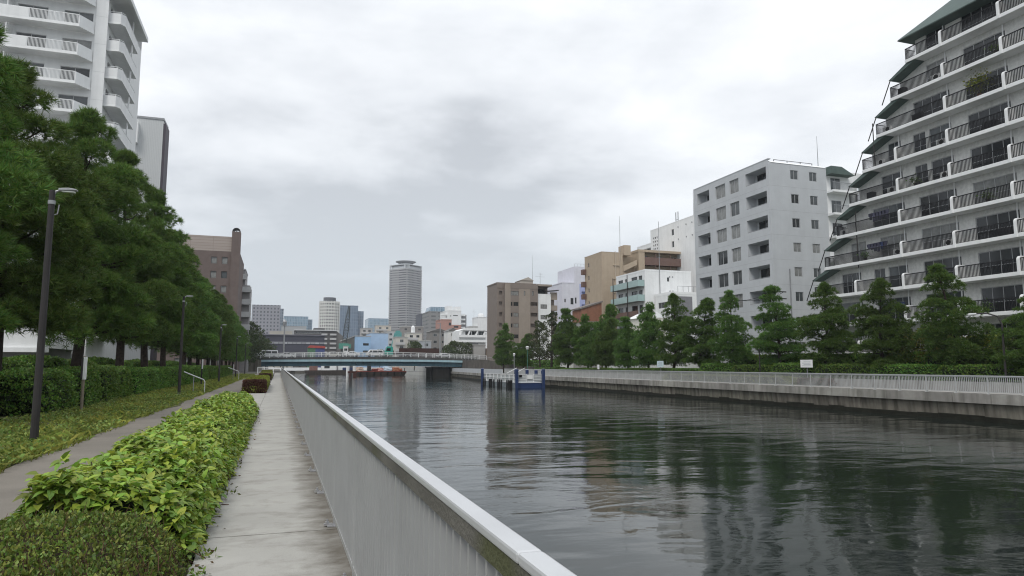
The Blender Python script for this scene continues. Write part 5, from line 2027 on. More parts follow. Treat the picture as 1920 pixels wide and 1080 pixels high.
    h.build('handrail', greym, rp)
    # second, far bridge
    f = thing('road_bridge', 'far low bridge with a white beam seen below the near one', 'bridge', (20, 318, 0))
    MB().box(-4, 44, 318, 326, -.75, .55).build('beam', whitep, f)
    for x in (6, 20, 32):
        MB().box(x - 1, x + 1, 319, 325, -4, -.753).build('pier', conc_d, f)
    return rt


deck_top = build_bridge()


# ------------------------------------------------------------------ vehicles on the bridge (own space: nose to -X, wheels on z=0)
def wheels(root, xs, half, r):
    first = None
    for x in xs:
        for s in (-1, 1):
            if first is None:
                first = MB().tube([(0, -.11, 0), (0, -.1, 0), (0, .1, 0), (0, .11, 0)], [r * .9, r, r, r * .9], 16).build('wheel', rubber, root)
                MB().tube([(0, -.125, 0), (0, -.115, 0)], r * .6, 12).tube([(0, .115, 0), (0, .125, 0)], r * .6, 12).build('rim', chrome, first)
                w = first
            else:
                w = copy_tree(first, root)
            w.location = (x, s * half, r)


def car_body(root, prof, half, m, glass, nose_x, lamp_z, tuck=.12):
    """prof: side outline (x,z) counter-clockwise; the glasshouse narrows above the waist"""
    mb = MB()
    n = len(prof)
    zmax = max(p[1] for p in prof)
    zw = lamp_z + .25
    for s in (-1, 1):
        for x, z in prof:
            k = max(0, (z - zw) / (zmax - zw))
            mb.v.append((x, s * (half - tuck * k), z))
    mb.f.append(tuple(range(n)))
    mb.f.append(tuple(n + k for k in reversed(range(n))))
    for k in range(n):
        j = (k + 1) % n
        mb.f.append((k, n + k, n + j, j))
    mb.build('body', m, root, bevel=.05)
    for pts in glass:                            # side windows as slightly proud panes
        for s in (-1, 1):
            g = MB()
            g.poly([(x, s * (half - tuck * max(0, (z - zw) / (zmax - zw)) + .012), z) for x, z in (pts if s > 0 else reversed(pts))])
            g.build('side_window', pane_d, root)
    for s in (-1, 1):
        MB().box(nose_x - .03, nose_x + .02, s * half * .72 - .14, s * half * .72 + .14, lamp_z - .08, lamp_z + .08).build('headlight', lamp_w, root)
    MB().box(nose_x - .06, nose_x + .06, -half * .95, half * .95, .28, .48).build('bumper', greym, root)


def van(label, x, y, flip=False, m=carw, scale=1.0):
    t = thing('van', label, 'van')
    car_body(t, [(-2.3, .35), (2.3, .35), (2.35, 1.0), (2.25, 1.9), (2.1, 1.98), (-1.2, 1.98), (-1.45, 1.92), (-2.15, 1.1), (-2.35, .95), (-2.38, .5)], .85, m,
             [[(-1.75, 1.12), (-.75, 1.12), (-.75, 1.75), (-1.35, 1.75)], [(-.62, 1.12), (.7, 1.12), (.7, 1.75), (-.62, 1.75)], [(.82, 1.12), (2.1, 1.12), (2.05, 1.75), (.82, 1.75)]], -2.36, .78)
    MB().quad((-2.1, -.74, 1.16), (-2.1, .74, 1.16), (-1.48, .68, 1.86), (-1.48, -.68, 1.86)).build('windscreen', pane_d, t).location.x = -.035
    wheels(t, (-1.45, 1.4), .78, .32)
    t.location = (x, y, deck_top(x) - 1.268)
    t.rotation_euler.z = R(180) if flip else 0
    t.scale = (scale,) * 3
    return t


def car(label, x, y, flip=False, m=carw):
    t = thing('car', label, 'car')
    car_body(t, [(-2.1, .3), (2.1, .3), (2.15, .85), (2.0, 1.0), (1.35, 1.05), (.75, 1.42), (-.45, 1.45), (-.75, 1.36), (-1.2, .98), (-1.95, .85), (-2.15, .65)], .82, m,
             [[(-.95, 1.0), (-.05, 1.0), (-.05, 1.34), (-.6, 1.34)], [(.05, 1.0), (1.1, 1.0), (.65, 1.32), (.05, 1.34)]], -2.12, .66)
    wheels(t, (-1.3, 1.3), .76, .3)
    t.location = (x, y, deck_top(x) - 1.268)
    t.rotation_euler.z = R(180) if flip else 0
    return t


def build_vehicles():
    van('white minibus at the left end of the bridge behind the railing', at(503, 660, Y=198).x, 198.2, scale=1.08)
    van('white van near the middle of the bridge beside the green truck', at(703, 660, Y=198).x, 198.4)
    car('white hatchback left of the middle of the bridge', at(660, 660, Y=198).x, 198.2)
    car('silver car near the right end of the bridge', at(832, 660, Y=198).x, 198.0, m=mat('silver_paint', (.5, .51, .52), .3, .03, spec=.6, metal=.4))
    car('white car low behind the railing right of the minibus', at(538, 660, Y=203).x, 203.5, True)
    car('pale car behind the railing at the middle left of the bridge', at(625, 660, Y=203).x, 203.6, True, mat('pale_gold_paint', (.55, .54, .5), .3, .03, spec=.6))
    t = thing('truck', 'bright green truck cab with a long dark flat body on the bridge', 'truck')
    cb = MB().extr([(-1.25, .55), (1.0, .55), (1.0, 2.75), (.7, 3.05), (-.75, 3.05), (-1.2, 1.9), (-1.28, 1.7)], (-1.15, 1.15), 'y')
    cb.build('cab', tealpaint, t, bevel=.06)
    for s in (-1, 1):
        MB().poly([(x, s * 1.158, z) for x, z in ([(-1.02, 1.75), (.25, 1.75), (.25, 2.55), (-.72, 2.55)] if s > 0 else reversed([(-1.02, 1.75), (.25, 1.75), (.25, 2.55), (-.72, 2.55)]))]).build('side_window', pane_d, t)
    MB().quad((-1.22, -1.0, 1.85), (-1.22, 1.0, 1.85), (-.84, .95, 2.85), (-.84, -.95, 2.85)).build('windscreen', pane_d, t).location.x = -.03
    MB().box(1.1, 7.6, -1.15, 1.15, .95, 1.15).box(1.1, 1.2, -1.15, 1.15, 1.153, 1.9).build('flat_body', mat('rusty_dark_steel', (.05, .028, .022), .8, .25, 1.5), t)
    MB().box(.2, 7.4, -.45, .45, .6, .947).build('chassis', blackm, t)
    MB().box(-1.34, -1.2, -1.1, 1.1, .4, .75).build('bumper', greym, t)
    wheels(t, (-.5, 4.6, 6.0), 1.0, .48)
    x = at(730, 660, Y=202).x
    t.location = (x, 202.5, deck_top(x) - 1.268)


build_vehicles()


# ------------------------------------------------------------------ on the water
def build_landing_stage():
    root = thing('landing_stage', 'floating landing stage with blue posts, white railings and black fenders by the far bank', 'landing stage', (37, 108, WATER))
    A, B = Vector((34.4, 101.6)), Vector((38.7, 101.0))
    x0, x1, y0, y1 = 34.4, 38.9, 101.2, 118.5
    hullm = mat('grey_blue_steel', (.20, .23, .25), .6, .2, 1.0, streak=.3)
    MB().box(x0, x1, y0 + .12, y1, WATER - .5, -1.15).build('pontoon_hull', hullm, root)
    MB().box(x0 + .3, x1, y0, y0 + .117, WATER - .2, -1.12).build('blue_end_panel', navy, root)
    MB().box(x0 - .05, x1 + .05, y0 - .05, y1 + .05, -1.147, -1.05).build('deck', greyw, root)
    sc_ = MB()
    for y in np.arange(y0 + .6, y1 - .5, 2.1):
        sc_.box(x0 + .1, x0 + .16, y, y + 2.05, -1.0, .02)
    sc_.build('side_screen', mat('pale_screen', (.46, .48, .48), .5, .06), root)
    r = MB()
    for z in (.1, -.45):
        r.box(x0 + .02, x0 + .1, y0, y1, z, z + .07)
    for z in (.16, -.3, -.75):
        r.box(x0 + .2, x1, y0 + .02, y0 + .08, z, z + .07)
    for x in (36.2, 37.4):
        r.box(x - .04, x + .04, y0 + .01, y0 + .09, -1.05, .2)
    for y in np.arange(y0 + 1, y1, 2.1):
        r.box(x0 + .0, x0 + .12, y - .05, y + .05, -1.05, .17)
    r.build('railing', whitep, root)
    p = MB()
    p.box(x0 + .4, x1 - .15, y0 + .1, y0 + .13, -.95, .1)
    p.build('end_screen', mat('pale_screen', (.46, .48, .48)), root)
    MB().box(36.35, 37.25, y0 - .03, y0 + .005, -.55, .05).build('notice_board', signw, root)
    MB().box(35.05, 35.5, y0 - .03, y0 + .005, -.25, .1).build('dark_plate', blackm, root)
    for x, y, zt in ((x0 + .15, y0 - .3, .95), (x1, y0 - .3, .95), (x0 - .25, y1, 1.0), (39.6, 106, .75), (39.6, 110.3, .78), (39.6, 116.2, .8), (39.4, 102.5, .72)):
        o = MB().box(x - .21, x + .21, y - .21, y + .21, -4, zt).build('guide_pile', navy, root)
        MB().box(x - .23, x + .23, y - .23, y + .23, zt + .002, zt + .06).build('pile_cap', mat('pale_violet_cap', (.45, .46, .62), .6, .05), o)
    for y in (102.6, 103.3, 104.0, 104.9, 107.8, 108.8, 109.7, 111.9, 113.2, 113.9, 114.6, 117.2, 118.2):
        MB().tube([(x0 - .12, y, WATER - .2), (x0 - .12, y, -1.0), (x0 - .12, y, -.72)], [.13, .13, .09], 8).build('fender', rubber, root)
    for q in (110.5, 114.8):
        MB().tube([(40.8, q + 4.5, 1.05), (37.6, q, .25)], .06, 6).build('gangway_rail', whitep, root)
    MB().box(38.9, 40.9, 112, 113.6, -.7, -.55).build('gangway', greym, root)


def build_boats():
    b = thing('barge', 'long dark work barge heaped with orange, white and red gear, moored beyond the bridge', 'barge', (34, 243, WATER))
    x0, x1 = 24.0, 41.5
    y0, y1 = 238, 245
    MB().extr([(x0, -1.1), (x0 + 1.2, WATER - .4), (x1 - .8, WATER - .4), (x1, -1.0), (x1, -.35), (x0 - .2, -.5)], (y0, y1), 'y').build('hull', mat('dark_brown_hull', (.045, .035, .03), .8, .3, 1.0, streak=.3), b)
    MB().box(x0, x1 + .1, y0 - .06, y0 - .003, -.62, -.36).box(x1 + .003, x1 + .1, y0, y1, -1.2, -.36).build('red_trim', redp, b)
    for i, x in enumerate(np.arange(x0 + 2, x1 - 1, 2.3)):
        MB().tube([(x, y0 - .2, -1.7), (x, y0 - .2, -.7)], .3, 8).build('tyre_fender', rubber, b)
    rg = random.Random(4)
    for i, (x, w, h, m) in enumerate([(26.0, 2.6, 1.5, mat('cream_tarp', (.55, .42, .34), .8, .2)), (29.2, 1.2, 2.3, darkm), (31.2, 2.2, .9, redp), (33.0, 2.0, 1.1, mat('pink_tarp', (.55, .3, .27), .8, .2)), (35.4, 3.0, 1.5, mat('pale_blue_tarp', (.5, .58, .66), .7, .15)), (38.2, 2.6, 1.3, orange), (39.6, 1.6, .9, mat('rust_red_gear', (.32, .1, .05), .8, .25))]):
        bm = hull(w, 3.0, h, np.random.default_rng(i), .06, .35, 5)
        me = bpy.data.meshes.new('cargo')
        for v in bm.verts:
            v.co += Vector((x, y0 + 2.2, -.42)) - origin(b)
        bm.to_mesh(me)
        bm.free()
        me.materials.append(m)
        link('cargo', me, b)
    for x in (29.0, 41.0):
        MB().tube([(x, y0 + .3, -.4), (x, y0 + .3, .7)], .12, 6).build('bollard', darkm, b)
    MB().tube([(41.5, y0 + .5, -.5), (47.4, 222, -.6)], .04, 5).build('mooring_rope', blackm, b)
    c = thing('barge', 'low brown barge with white and dark blue boxes left of the white piles', 'barge', (22, 283, WATER))
    MB().extr([(10, -1.1), (11, WATER - .4), (29, WATER - .4), (30, -.9), (30, -.3), (9.8, -.4)], (280, 287), 'y').build('hull', mat('dark_brown_hull', (.045, .035, .03)), c)
    MB().box(11.5, 14.5, 281, 285, -.4, 1.4).build('red_crate', mat('dull_red_paint', (.2, .11, .095), .8, .2), c)
    MB().box(16, 21.5, 281, 286, -.4, 1.8).box(22.0, 25.5, 282, 286, -.4, 2.0).build('white_cabin', whitep, c)
    MB().box(24.0, 28.4, 280.6, 281.9, -.4, .7).build('blue_cover', navy, c)
    MB().tube([(22, 281.5, -.4), (22, 281.5, 2.6)], .1, 6).build('mast', darkm, c)
    MB().box(17, 19, 280.95, 280.99, .4, 1.3).build('cabin_window', pane_d, c)
    d = thing('mooring_dolphin', 'pair of white piles with a rusty brown frame standing in the canal below the bridge', 'piles', (21.3, 224, WATER))
    p = at(657, 706, z=WATER)
    for dx in (-.85, 1.15):
        MB().tube([(p.x + dx, p.y, -4), (p.x + dx, p.y, 1.6)], .5, 12).build('pile', whitep, d)
    MB().box(p.x - .9, p.x + 1.9, p.y - 1.2, p.y - .5, -.75, -.25).box(p.x - .4, p.x - .1, p.y - 1.1, p.y - .55, WATER - .5, -.753).box(p.x + .7, p.x + 1.7, p.y - 1.1, p.y - .55, WATER - .5, -.753).build('frame', mat('rust_brown', (.09, .035, .028), .9, .3, 2), d)


build_landing_stage()
build_boats()


# ------------------------------------------------------------------ street furniture
def lamp_post(x, y, z, h, arm, label, group, m=darkm, az=0.0):
    t = thing('street_lamp', label, 'street lamp', (x, y, z), az, group)
    p = MB().tube([(0, 0, -.1), (0, 0, .3), (0, 0, h)], [.085, .078, .06], 12)
    p.mesh
    link('pole', p.mesh('pole', m, smooth=False), t)
    link('base_cover', MB().tube([(0, 0, 0), (0, 0, .05)], .12, 12).mesh('base_cover', greym), t)
    link('arm', MB().tube([(0, 0, h - .12), (arm * .4, 0, h - .02), (arm, 0, h + .02)], [.03, .028, .025], 8).tube([(0, 0, h - .55), (.12, 0, h - .5), (.14, 0, h - .3)], .012, 6).tube([(-.0, 0, h - .3), (0, 0, h - .22)], .072, 12).mesh('arm', greym), t)
    hd = link('lamp_head', MB().extr([(arm - .04, h - .01), (arm + .3, h + .02), (arm + .3, h + .05), (arm + .15, h + .07), (arm - .04, h + .05)], (-.07, .07), 'y').mesh('lamp_head', greym, bevel=.01), t)
    link('lens', MB().box(arm + .02, arm + .26, -.055, .055, h - .02, h - .004).mesh('lens', mat('lamp_lens', (.7, .72, .7), .2, .02)), t)
    return t


def build_furniture():
    for i, (x, y) in enumerate([(-4.69, 16.8), (-4.97, 41.0), (-5.12, 69.1), (-5.2, 97), (-5.3, 125)]):
        lamp_post(x, y, 0, 5.25, .16, 'dark lamp post with a short arm, %s along the left verge' % ordinal(i), 'lamp posts along the left verge')
    # far-bank lamp with a curved arm, park lamp with a green pole, bare dark poles
    t = thing('street_lamp', 'dark lamp post with a curved arm near the right edge of the far bank', 'street lamp', (44.9, 32.9, .3))
    MB().tube([(44.9, 32.9, .2), (44.9, 32.9, 4.2), (44.85, 33.1, 4.75), (44.7, 33.7, 5.0), (44.6, 34.4, 5.02)], [.07, .06, .05, .045, .04], 8).build('pole', darkm, t)
    MB().tube([(44.6, 34.35, 5.0), (44.6, 34.9, 4.98)], [.06, .1], 8).build('lamp_head', lamp_w, t)
    for px, h, s, lab in ((989, 650, 1, 'green pole park lamp with a white lantern by the far end of the far railing'), (964, 663, .7, 'small pale park lamp left of the green pole lamp')):
        p = at(px, 688, X=43)
        ht = at(px, h, X=43).z
        t = thing('park_lamp', lab, 'lamp', (43, p.y, -.2))
        MB().tube([(43, p.y, -.2), (43, p.y, ht - .5)], .07, 8).build('pole', mat('green_pole_paint', (.05, .14, .1), .5, .1) if s == 1 else greym, t)
        MB().tube([(43, p.y, ht - .5), (43, p.y, ht - .05), (43, p.y, ht + .1)], [.2 * s, .36 * s, .12 * s], 10).build('lantern', lamp_w, t)
    for px, top, lab in ((1425, 655, 'thin dark pole before the middle of the far hedges'), (1033, 640, 'slim dark pole by the open leafy trees on the far bank')):
        p, q = at(px, 695, X=44.9), at(px, top, X=44.9)
        single('pole', MB().tube([(44.9, p.y, .2), (44.9, p.y, q.z)], .06, 8).box(44.86, 44.94, p.y - .25, p.y + .25, q.z - .1, q.z), darkm, lab, 'pole', (44.9, p.y, .2))
    # notice boards
    for px, y0, y1, w, lab, c in ((1238, 677, 688, .75, 'small pale blue and white notice board on a post below the tiered pines', (.55, .66, .7)), (1512, 675, 689, .75, 'white notice board on a post left of the layered pine', (.8, .8, .8)), (1122, 684, 692, .3, 'narrow white sign on a post below the slim pine', (.8, .8, .8))):
        a, b = at(px, y0, X=45.1), at(px, y1, X=45.1)
        t = thing('notice_board', lab, 'sign', (45.1, a.y, .3))
        MB().box(45.12, 45.18, a.y - .03, a.y + .03, .2, a.z).build('post', greym, t)
        MB().box(45.07, 45.11, a.y - w * 1.0, a.y + w * 1.0, b.z, a.z + .02).build('board', mat('board_%d' % px, c, .5, .03), t)
        mk = MB()
        for q in range(4):
            mk.box(45.062, 45.068, a.y - w * .7, a.y + w * (.7 - .25 * (q % 2)), b.z + (a.z - b.z) * (.2 + .18 * q), b.z + (a.z - b.z) * (.24 + .18 * q))
        mk.build('printed_lines', mat('print_grey', (.3, .34, .38), .6, .05), t)
    # wooden sign posts on the left verge
    for px, py, top, wh, lab in ((152, 772, 668, 1, 'weathered wooden post with a narrow white and dark plate beside the left hedges'), (377, 722, 673, 1, 'slim white plate on a dark post farther along the left verge'), (437, 706, 683, 1, 'small white plate on a post near the far end of the left verge')):
        p = at(px, py, z=0)
        h = at(px, top, Y=p.y).z
        t = thing('sign_post', lab, 'sign post', (p.x, p.y, 0))
        MB().tube([(p.x, p.y, -.1), (p.x, p.y, h)], .05, 8).build('post', wood if px < 200 else darkm, t)
        MB().box(p.x + .052, p.x + .075, p.y - .12, p.y + .05, h - .78, h - .03).box(p.x - .01, p.x + .075, p.y - .075, p.y - .054, h - .78, h - .03).build('plate', signw, t)
        MB().box(p.x - .075, p.x - .011, p.y - .074, p.y - .055, h - .76, h - .05).build('dark_plate', darkm, t)
    # sloping handrails at the steps into the verge
    for i, (a, b, c, lab) in enumerate([((345, 697), (382, 712), (384, 735), 'sloping white handrail at the steps through the left hedges'), ((428, 689), (447, 696), (447, 703), 'farther sloping handrail near the end of the left hedges')]):
        Y = (42.5, 80)[i]
        p, q = at(*a, Y=Y), at(*b, Y=Y)
        t = thing('handrail', lab, 'handrail', (q.x, Y, 0))
        MB().tube([p, q, (q.x + .06, Y, q.z - .12), (q.x + .06, Y, -.05)], .03, 8).build('bar', alutop, t)
        MB().tube([((p.x + q.x) / 2, Y, -.05), ((p.x + q.x) / 2, Y, (p.z + q.z) / 2)], .025, 6).build('post', greym, t)
    # poles around the bridge
    for px, top, Y, r, m, lab in ((532, 602, 211, .28, greym, 'tall pale lamp mast behind the left half of the bridge'), (825, 606, 211, .22, greym, 'tall pale mast behind the right half of the bridge'), (798, 616, 236, .18, greym, 'slim grey mast left of the leafy trees beyond the bridge'), (915, 619, 214, .2, wood, 'brown utility pole at the right end of the bridge'), (1464, 540, 66, .14, greym, 'utility pole with insulators before the grey flats')):
        p, q = at(px, 660, Y=Y), at(px, top, Y=Y)
        t = thing('utility_pole', lab, 'pole', (p.x, Y, 0))
        MB().tube([(p.x, Y, 0), (p.x, Y, q.z)], [r, r * .65], 10).build('pole', m, t)
        if px == 532:
            MB().tube([(p.x, Y, q.z - 1.4), (p.x, Y, q.z - .2), (p.x, Y, q.z + .6)], [.5, .6, .05], 8).build('mast_head', m, t)
        elif px in (915, 1464):
            w_ = 1.1
            MB().box(p.x - w_, p.x + w_, Y - .06, Y + .06, q.z - .5, q.z - .38).box(p.x - w_, p.x + w_, Y - .06, Y + .06, q.z - 1.3, q.z - 1.18).build('cross_arm', darkm, t)
            MB().tube([(p.x + .35, Y - .1, q.z - 2.6), (p.x + .35, Y - .1, q.z - 1.7)], .26, 8).build('transformer', greym, t)
            wi = MB()
            for dx in (-1, 0, 1):
                pts = []
                L = 9 if px == 1464 else 30
                for s in range(9):
                    f_ = s / 8
                    pts.append((p.x + dx * .9 + (0 if px == 1464 else L * f_ * .5), Y + L * f_, q.z - .4 - 1.6 * 4 * f_ * (1 - f_) * .4))
                wi.tube(pts, .03, 4, False)
            wi.build('wires', blackm, t)
        else:
            MB().box(p.x - .9, p.x + .1, Y - .1, Y + .1, q.z - .15, q.z).build('lamp_arm', m, t)


build_furniture()


# ------------------------------------------------------------------ the city beyond the bridge
def fbox(px0, px1, top, Y):
    a, b, c = at(px0, 685, Y=Y), at(px1, 685, Y=Y), at((px0 + px1) / 2, top, Y=Y)
    return a.x, b.x, c.z


def far_block(name, label, px0, px1, top, Y, depth, m, roofm=None, cat='building', extras=None, z0=-.05):
    x0, x1, z = fbox(px0, px1, top, Y)
    t = thing(name, label, cat, ((x0 + x1) / 2, Y, 0))
    MB().box(x0, x1, Y, Y + depth, z0, z).build('wall', m, t)
    MB().box(x0 - .15, x1 + .15, Y - .15, Y + depth + .15, z + .004, z + max(.4, z * .012)).build('roof', roofm or m, t)
    if extras:
        extras(t, x0, x1, z, Y)
    return t


def build_towers():
    # tall grey tower of many balcony bands
    Y = 850
    t = thing('apartment_tower', 'tallest grey apartment tower on the skyline, ringed by balconies, with a saucer on its roof', 'tower', (at(757, 685, Y=Y).x, Y + 30, 0))
    x0, x1, z = fbox(727, 788, 499, Y + 20)
    cx, hw = (x0 + x1) / 2, (x1 - x0) / 2
    cy = Y + 20

    def plan(r, ch):
        pts = []
        for k in range(4):                       # a square set corner-on with rounded corners
            a = math.pi / 4 + k * math.pi / 2 - math.pi * .75 + R(-6)
            c, s = math.cos(a), math.sin(a)
            for q in (-ch, -ch * .45, ch * .45, ch):
                d = r * (1 - abs(q) ** 1.6 * .9)
                pts.append((cx + c * d - s * q * r * .95, cy + s * d + c * q * r * .95))
        return pts
    r = hw * 1.02
    MB().prism(plan(r * .95, .15), 0, z - 6).build('core', gridmat('tower_core', (.28, .28, .29), (.13, .135, .15), 3.4, 100, .9), t)
    n = 39
    for k in range(n):
        zz = 8 + (z - 14) * k / (n - 1)
        big = k in (13, 26)
        MB().prism(plan(r * (1.0 if not big else 1.02), .15), zz - (1.0 if big else .85), zz + .75).build('balcony_band', mat('tower_balcony', (.37, .37, .38), .8, .08, .05), t)
    m = MB()
    for p in plan(r * .95, .15):
        m.box(p[0] - .5, p[0] + .5, p[1] - .5, p[1] + .5, z - 6, z - .5)
    m.build('crown_columns', greyw, t)
    MB().prism(plan(r * .98, .15), z - .5, z + .3).prism(plan(r * .86, .15), z - 6, z - 1.5).build('crown', greyw, t)
    MB().tube([(cx, cy, z + .3), (cx, cy, z + 2.5)], r * .45, 12).build('roof_house', greyw, t)
    MB().tube([(cx, cy, z + 3.4), (cx, cy, z + 5.0), (cx, cy, z + 5.6)], [r * .45, r * .62, r * .62], 20).tube([(cx, cy, z + 2.5), (cx, cy, z + 3.4)], r * .3, 10).build('helipad', mat('helipad_grey', (.2, .2, .21), .7, .1), t)
    # white tower with dark cap
    Y = 620
    x0, x1, z = fbox(597, 635, 564, Y)
    t = thing('apartment_tower', 'white gridded apartment tower with a dark round cap', 'tower', ((x0 + x1) / 2, Y + 8, 0))
    cx, hw, cy = (x0 + x1) / 2, (x1 - x0) / 2, Y + 10
    oct_ = lambda r_: [(cx + r_ * 1.06 * math.cos(R(22.5 + 45 * k)), cy + r_ * 1.06 * math.sin(R(22.5 + 45 * k))) for k in range(8)]
    MB().prism(oct_(hw * .93), 0, z).build('core', mat('tower_dark', (.10, .105, .11), .5, .2, .2), t)
    for k in range(20):
        zz = z - 1 - k * 2.75
        MB().prism(oct_(hw), zz - .75, zz + .75).build('balcony_band', mat('tower_white', (.62, .62, .6), .8, .06, .1), t)
    c = MB()
    for k in range(8):
        p, q = oct_(hw)[k], oct_(hw)[(k + 1) % 8]
        for f_ in (0, .33, .67):
            x, y = p[0] + (q[0] - p[0]) * f_, p[1] + (q[1] - p[1]) * f_
            c.box(x - .45, x + .45, y - .45, y + .45, 0, z + .2)
    c.build('columns', mat('tower_white', (.62, .62, .6)), t)
    a, b, zz = fbox(604, 628, 558, Y)
    MB().prism([(cx + (b - a) / 2 * math.cos(R(30 * k)), cy + (b - a) / 2 * math.sin(R(30 * k))) for k in range(12)], z + .2, zz + .8).build('cap', mat('cap_dark', (.11, .12, .135), .6, .1), t)

    g_off = gridmat('office_grid', (.27, .27, .30), (.06, .065, .085), 4.0, 4.3, 1.1, .6, .3)
    far_block('office_building', 'grey office block with rows of small windows, at the left of the skyline', 468, 522, 573, 900, 40, g_off)
    far_block('office_building', 'slim bluish block half hidden at the right side of the grey office block', 520, 528, 580, 960, 40, gridmat('blue_slim', (.20, .24, .29), (.13, .17, .22), 4, 3.6, .5))
    gl = gridmat('blue_curtain_wall', (.30, .38, .45), (.16, .25, .33), 2.2, 4.0, .28, .25, .6, .2)
    far_block('office_building', 'low wide blue glass block left of the white tower', 529, 575, 594, 1050, 60, gl)
    far_block('office_building', 'lower shoulder of blue glass at the right of the wide glass block', 574, 583, 600, 1055, 60, gridmat('blue_curtain_dark', (.22, .29, .36), (.13, .2, .27), 2.2, 4.0, .28, .25, .6, .2))
    g2 = gridmat('steel_blue_wall', (.17, .22, .29), (.11, .155, .22), 2.6, 4.0, .4, .3, .5, .2)

    def slant(t, x0, x1, z, Y):
        MB().box(x1 + .01, x1 + (x1 - x0) * .36, Y + 8, Y + 40, 0, z * .93).build('wing', gridmat('steel_blue_wing', (.22, .27, .34), (.14, .19, .26), 2.6, 4.0, .4, .3, .5, .2), t)
    far_block('office_building', 'steel blue glass office tower right of the white tower', 635, 669, 574, 820, 40, g2, extras=slant)
    far_block('office_building', 'pale blue glass block left of the tallest tower', 689, 729, 598, 1150, 50, gl)
    far_block('office_building', 'dark slate block right of the tallest tower', 788, 803, 589, 740, 30, mat('slate_cladding', (.075, .08, .10), .6, .12, .1))

    def glass_top(t, x0, x1, z, Y):
        MB().extr([(x0 + .5, z + .5), (x1, z + .5), (x1, z + 4.6), (x0 + 1.6, z + 4.6)], (Y + 1, Y + 20), 'y').build('glass_storey', gl, t)
    far_block('office_building', 'grey office block with a blue glass top storey behind the white flats', 803, 833, 585, 600, 30, gridmat('grey_office', (.22, .22, .22), (.12, .125, .13), 6, 3.3, 1.0, .6, .3), extras=glass_top)

    def annex(t, x0, x1, z, Y):
        w = x1 - x0
        MB().box(x0 + .2, x0 + w * .38, Y + 1, Y + 10, z + .3, z + 3.4).box(x0 + w * .62, x1 - .2, Y + 1, Y + 10, z + .3, z + 3.2).build('roof_house', whitep, t)
        MB().box(x1 + .01, x1 + w * .52, Y + 5, Y + 20, 0, z - 2.2).build('wing', mat('grey_wing', (.27, .27, .28), .8, .08), t)
        for k in range(8):
            zz = z - 3 - k * 3.0
            MB().box(x1 + .02, x1 + w * .4, Y + 3.6, Y + 4.99, zz - .3, zz + .9).build('balcony', whitep, t)
            MB().box(x0 - 4.2, x0 - .01, Y + .5, Y + 5, zz - .3, zz + .9).build('balcony', whitep, t)
        MB().box(x0 + w * .22, x0 + w * .26, Y - .08, Y - .003, z - 4, z - 3).box(x0 + w * .4, x0 + w * .75, Y - .08, Y - .003, z - 3.4, z - 2.9).build('small_windows', pane_d, t)
    far_block('apartment_building', 'cream white flats with two roof huts and a grey wing, right of the tallest tower', 838, 864, 583, 480, 24, white, extras=annex)


